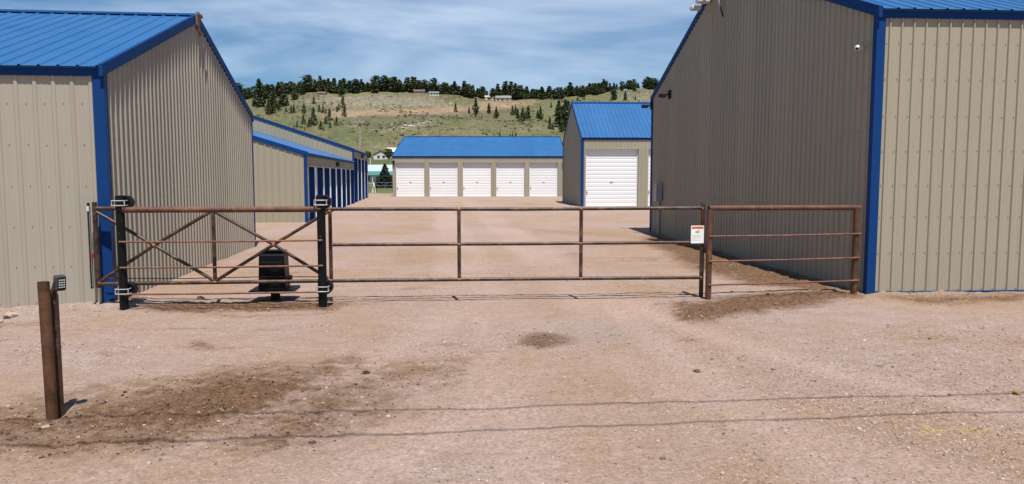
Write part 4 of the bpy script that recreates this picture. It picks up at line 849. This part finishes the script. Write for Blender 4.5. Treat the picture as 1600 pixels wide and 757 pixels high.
def trunk_mesh(style):
    mb = MB(); h = {0: .95, 1: .93, 2: .7, 3: .97}[style]; r0 = {0: .016, 1: .02, 2: .03, 3: .022}[style]
    mb.tube([(0, 0, -.04), (.004, .002, h*.4), (-.003, .004, h)], [r0, r0*.7, .003], 6)
    for k in range(9 if style == 1 else 5):
        z = h*(.28+.07*k); a = k*2.4; l = .16*(1-z*.7); mb.tube([(0, 0, z), (l*math.cos(a), l*math.sin(a), z+.03)], [r0*.35, .002], 4)
    return mb.mesh('trunk')
PROTO = {}
for st, nv, n in ((0, 5, 260), (1, 8, 340), (2, 2, 260), (3, 1, 1300)):
    tm = trunk_mesh(st); tm.materials.append(BARK)
    for k in range(nv):
        cm = crown_mesh(100*st+k, st, n); cm.materials.append({0: PINE_F, 1: PINE_F, 2: LEAF_F, 3: SPRUCE_F}[st]); PROTO[(st, k)] = (tm, cm)
NV = {0: 5, 1: 8, 2: 2, 3: 1}; tree_rng = random.Random(77)
def tree(name, lab, x, y, h, st, group=None, sx=1., z=None, odd=False):
    k = tree_rng.randrange(NV[st]); k = k | 1 if odd and st == 1 else k
    tm, cm = PROTO[(st, k)]
    t = thing(name, lab, 'tree', (x, y, TZ(x, y) if z is None else z), tree_rng.uniform(0, 6.28), group); t.scale = (h*sx, h*sx, h)
    for nm, me in (('trunk', tm), ('crown', cm)):
        o = bpy.data.objects.new(nm, me); COL.objects.link(o); o.parent = t
    return t
ORD = ['first','second','third','fourth','fifth','sixth','seventh','eighth','ninth','tenth','eleventh','twelfth','thirteenth','fourteenth','fifteenth','sixteenth','seventeenth','eighteenth','nineteenth','twentieth']
ORD += ['twenty '+o for o in ORD[:9]] + ['thirtieth'] + ['thirty '+o for o in ORD[:9]]
def stand(T, where, group):
    for k, (x, y, h, st) in enumerate(T):
        size = 'small' if h < 5 else ('tall' if h > 10 else 'mid sized')
        tree('pine_tree', f'{size} pine {where}, {ORD[k]} from left', x, y, h, st, group, sx=1.15, odd=True)
stand(TA, 'in the stand on the left slope', 'pines on the left slope')
stand(TB, 'among the lone trees mid slope', 'lone pines mid slope')
stand(TC, 'in the clump on the right slope', 'pines on the right slope')
stand(TD, 'in the group left of the tall blue roof', 'pines beside the tall blue roof')
stand(TE, 'just above the long blue roof', 'low pines above the long roof')
stand(TF, 'above the tall blue roof', 'pines above the tall blue roof')
RSEG = ((-.245, 'nearest the left gable'), (-.19, 'just right of the left gable'), (-.15, 'around the small brown cabin'), (-.11, 'above the left end of the bare bank'), (-.07, 'above the middle of the bare bank'), (-.03, 'around the dark roofed house'),
        (.0, 'beside the pale gray house'), (.04, 'between the pale gray house and the garage'), (.085, 'behind the broad ridge house'), (.12, 'right of the broad ridge house'), (.16, 'between the ridge house and the tall blue roof'), (.21, 'above the left end of the tall blue roof'), (9, 'above the right end of the tall blue roof'))
for (x, y, h) in RIDGE:
    h *= .52 + .40*(float(vn(x/9, y/11, 95)) + .5)
    if float(vn(x/7, y/60, 96)) < -.42: continue
    b = x/y; seg = [s for lim, s in RSEG if b < lim][0]
    tree('pine_tree', f'dark ridge top pine {seg}', x, y, h, 1 if tree_rng.random() < .85 else 0, f'ridge pines {seg}', sx=1.9)
# pale boulders and brush on the slope
rg = np.random.default_rng(31); bx = []
for P, n in ((H_ROCK, 420), (H_ROCK2, 130), (H_ROCK3, 150), (H_SCRUB, 60), (H_DIRT, 50)):
    P_ = np.array(P); lo, hi = P_.min(0)-6, P_.max(0)+6; c = 0
    q = rg.uniform(lo, hi, (n*5, 2)); ins = sdf(P, q[:, 0], q[:, 1]) + rg.normal(size=len(q))*4 > 0; bx.append(q[ins][:n])
bx = np.concatenate(bx); sz = rg.lognormal(math.log(.38), .45, len(bx)).clip(.15, 1.3)
me = rocks(len(bx), bx[:, 0], bx[:, 1], terrain(bx[:, 0], bx[:, 1])+sz*.2, sz, 8)
tag(link('boulders', me, stone_mat('pale_limestone', [(0, (.22, .19, .145)), (.5, (.36, .32, .265)), (1, (.50, .46, .40))])), 'pale boulders scattered over the upper hillside', 'boulders', kind='stuff')
q = np.stack([rg.uniform(-150, 190, 6500), rg.uniform(365, 645, 6500)], 1); kk = (vn(q[:, 0]/20, q[:, 1]/26, 91) + rg.normal(size=len(q))*.15) > .08; q = q[kk]
Vb = []; Fb = []
for (xx, yy) in q:
    s = rg.uniform(.3, 1.0); zz = TZ(xx, yy)
    for j in range(5):
        d = rg.normal(size=3); d /= np.linalg.norm(d); e = np.cross(d, rg.normal(size=3)); e /= np.linalg.norm(e); o = np.array([xx, yy, zz+s*.35])+rg.normal(size=3)*s*np.array([.5, .5, .2]); i = len(Vb)
        Vb += [o-d*s*.5, o-e*s*.4, o+d*s*.5, o+e*s*.4]; Fb.append((i, i+1, i+2, i+3))
tag(link('sage_brush', np_mesh('sage_brush', np.array(Vb), np.array(Fb)), foliage_mat('sage_leaves', (.03, .036, .018), (.05, .056, .028), (.09, .088, .048))), 'low gray green brush dotted over the slope', 'brush', kind='stuff')

# ------------------------------------------------------------------ houses below and on the hill
def simple_mat(name, c, r=.7):
    m = M(name); m.col(m.mix(.3, c, m.ramp(m.noise(2.5, 5, .6, kind='World'), [(.25, (.75, .75, .75)), (.75, (1.15, 1.15, 1.15))]), 'MULTIPLY')).set(r); return m.m
WHW = simple_mat('white_siding', (0.561, 0.561, 0.544)); TANW = simple_mat('tan_siding', (0.374, 0.289, 0.204)); GRYR = simple_mat('gray_shingles', (0.187, 0.183, 0.178)); BRNR = simple_mat('brown_shingles', (0.119, 0.076, 0.055))
TEALR = simple_mat('teal_metal_roof', (0.060, 0.178, 0.162), .45); PALER = simple_mat('pale_metal_roof', (0.357, 0.425, 0.442), .4); WHTR = simple_mat('white_metal_roof', (0.629, 0.629, 0.629), .4); GLASS = M('dark_window_glass').col((.02, .024, .03)).set(.08).m
def house(name, lab, x, y, W, D, he, hr, wm, rm, wins, rz=0., gable_front=False, z=None, cat='house'):
    t = thing(name, lab, cat, (x, y, TZ(x, y) if z is None else z), rz)
    mb = MB(); w2 = W/2
    if gable_front:
        sec = [(-w2, -.8), (-w2, he), (0, hr), (w2, he), (w2, -.8)]
        for yy in (0, D): mb.v += [(a, yy, b) for a, b in sec]
        rf = [((-w2-.3, he-.3*(hr-he)/w2), (0, hr)), ((w2+.3, he-.3*(hr-he)/w2), (0, hr))]
    else:
        sec = [(0, -.8), (0, he), (D/2, hr), (D, he), (D, -.8)]
        for xx in (-w2, w2): mb.v += [(xx, a, b) for a, b in sec]
    mb.f = [(0, 1, 2, 3, 4), (9, 8, 7, 6, 5)] + [(k, 5+k, 5+(k+1) % 5, (k+1) % 5) for k in range(5)]
    mb.build('wall', wm, t)
    mr = MB()
    if gable_front:
        for (a0, b0), (a1, b1) in rf: mr.poly([(a0, -.35, b0+.05), (a1, -.35, b1+.05), (a1, D+.35, b1+.05), (a0, D+.35, b0+.05)]); mr.poly([(a0, -.35, b0+.22), (a1, -.35, b1+.22), (a1, D+.35, b1+.22), (a0, D+.35, b0+.22)]); mr.poly([(a0, -.35, b0+.05), (a1, -.35, b1+.05), (a1, -.35, b1+.22), (a0, -.35, b0+.22)])
    else:
        s = (hr-he)/(D/2)
        for a0, a1 in ((-.4, D/2), (D+.4, D/2)):
            b0, b1 = he-.4*s, hr
            for dz in (.05, .2): mr.poly([(-w2-.3, a0, b0+dz), (w2+.3, a0, b0+dz), (w2+.3, a1, b1+dz), (-w2-.3, a1, b1+dz)])
            mr.poly([(-w2-.3, a0, b0+.05), (w2+.3, a0, b0+.05), (w2+.3, a0, b0+.2), (-w2-.3, a0, b0+.2)])
            for xx in (-w2-.3, w2+.3): mr.poly([(xx, a0, b0+.05), (xx, a1, b1+.05), (xx, a1, b1+.2), (xx, a0, b0+.2)])
    mr.build('roof', rm, t)
    for (cx, cz, ww, hh) in wins:
        f = MB().box(cx-ww/2-.08, cx+ww/2+.08, -.06, .02, cz-hh/2-.08, cz+hh/2+.08).build('window', WHW, t)
        MB().box(cx-ww/2, cx+ww/2, -.075, -.061, cz-hh/2, cz+hh/2).build('pane', GLASS, f)
    return t
tr = house('mobile_home', 'long white house with pale and teal metal roof behind the spruce', -17.0, 150, 18, 8, 1.85, 3.55, WHW, PALER, [(1.6, 1.05, .8, .8), (3.6, 1.0, .7, .9), (-.5, 1.05, .8, .8), (5.8, 1.0, .8, .9)], z=-.05)
mb = MB(); mb.beam((-9.2, -2.0, 1.75), (9.2, -2.0, 1.75), (0, 1, .32), 2.2, .1); mb.build('porch_roof', TEALR, tr)
for xx in (-6, -2, .7, 2.7, 4.7, 7.5): MB().box(xx-.06, xx+.06, -1.9, -1.78, 0, 1.72).build('porch_post', WHW, tr)
MB().box(-9, 9, -2.0, -.05, -.1, .22).build('deck', WHW, tr)
house('house', 'small white gabled house on the lawn below the hill', -29.9, 350, 6.6, 8, 2.2, 3.8, WHW, BRNR, [(-1.1, 1.2, 1.1, 1.1), (1.2, 1.2, 1.1, 1.1)], gable_front=True)
house('house', 'tan building with a white roof right of the small white house', -24.6, 352, 5.5, 7, 2.9, 4.6, TANW, WHTR, [(0.6, 1.6, .8, .8)])
house('house', 'small brown roofed cabin among the ridge trees at left', -100.6, 634, 6.5, 6, 1.8, 3.2, TANW, BRNR, [(-1, 1.1, 1, .9), (1.4, 1.1, 1, .9)])
house('house', 'dark roofed house half hidden in the middle ridge trees', -23.0, 641, 9, 7, 2.0, 3.6, GRYR, BRNR, [(-2, 1.2, 1.2, 1), (1.8, 1.2, 1.2, 1)])
house('house', 'pale gray house at the edge of the middle ridge trees', -11.0, 638.5, 8, 6, 2.2, 3.4, WHW, GRYR, [(-2, 1.2, 1.2, 1), (.3, 1.2, 1, 1), (2.4, 1.2, 1.2, 1)])
house('house', 'tan roofed garage left of the broad ridge house', 34.3, 641, 7, 6, 2.2, 3.8, WHW, TANW, [(0, 1.1, 2.6, 1.7)])
house('house', 'broad ridge house with gray roof above the bare dirt bank', 45.7, 640, 13.5, 8, 2.9, 5.0, TANW, GRYR, [(-4, 1.5, 1.6, 1.2), (-.6, 1.5, 1.8, 1.2), (3.6, 1.5, 1.6, 1.2)])
tree('spruce_tree', 'dense dark spruce in front of the long white house', -7.9, 98, 3.05, 3, z=0, sx=1.2)
tree('leafy_tree', 'green leafy tree right of the small white house', -26.4, 347, 4.6, 2)
tree('leafy_tree', 'pale leafy bush left of the small white house', -35.0, 345, 3.6, 2)
# utility pole
up = thing('utility_pole', 'weathered gray utility pole rising behind the lane building', 'utility pole', (-8.03, 72, 0))
MB().tube([(0, 0, -.5), (0, 0, 6.75)], [.15, .115], 12).build('pole', POLEW, up)
MB().box(-.62, .42, -.24, -.14, 6.42, 6.54).build('crossarm', POLEW, up)
for xx in (-.55, -.2, .33): MB().tube([(xx, -.19, 6.54), (xx, -.19, 6.72)], [.035, .05], 8).build('insulator', GALV, up)
for zz in (5.2, 5.6, 6.0): MB().tube([(.16, -.05, zz), (.26, -.05, zz)], .015, 5).build('step_bolt', GALV, up)
# lawn fence, leaning boards and swing frame
lf = thing('wire_fence', 'thin wire fence along the lawn beyond the gravel', 'fence', (-7, 76, 0))
for k in range(6): MB().tube([(-3.2+1.6*k, 0, -.2), (-3.2+1.6*k, 0, 1.15)], .03, 6).build('post', LAMPBLACK, lf)
for zz in (.3, .62, .94): MB().tube([(-3.3, 0, zz), (5, 0, zz)], .008, 4).build('strand', GALV, lf)
lb = thing('leaning_boards', 'pale boards leaning at the end of the lane building', 'boards', (-7.05, 72.6, 0))
for k, (xa, xb) in enumerate(((-.05, .12), (.28, .12), (.05, .05))): MB().beam((xa, .1*k, 0), (xb, .3+.1*k, .95), (1, 0, 0), .05, .03, (0, 1, 0)).build('board', WHW, lb)
sw = thing('swing_frame', 'small pale swing frame on the upper lawn', 'swing', (-27.6, 270, TZ(-27.6, 270)))
for xx in (-.9, .9):
    for yy in (-.8, .8): MB().tube([(xx, yy, 0), (xx, 0, 2.1)], .09, 6).build('leg', WHW, sw)
MB().tube([(-1.1, 0, 2.1), (1.1, 0, 2.1)], .09, 6).build('top_bar', WHW, sw)
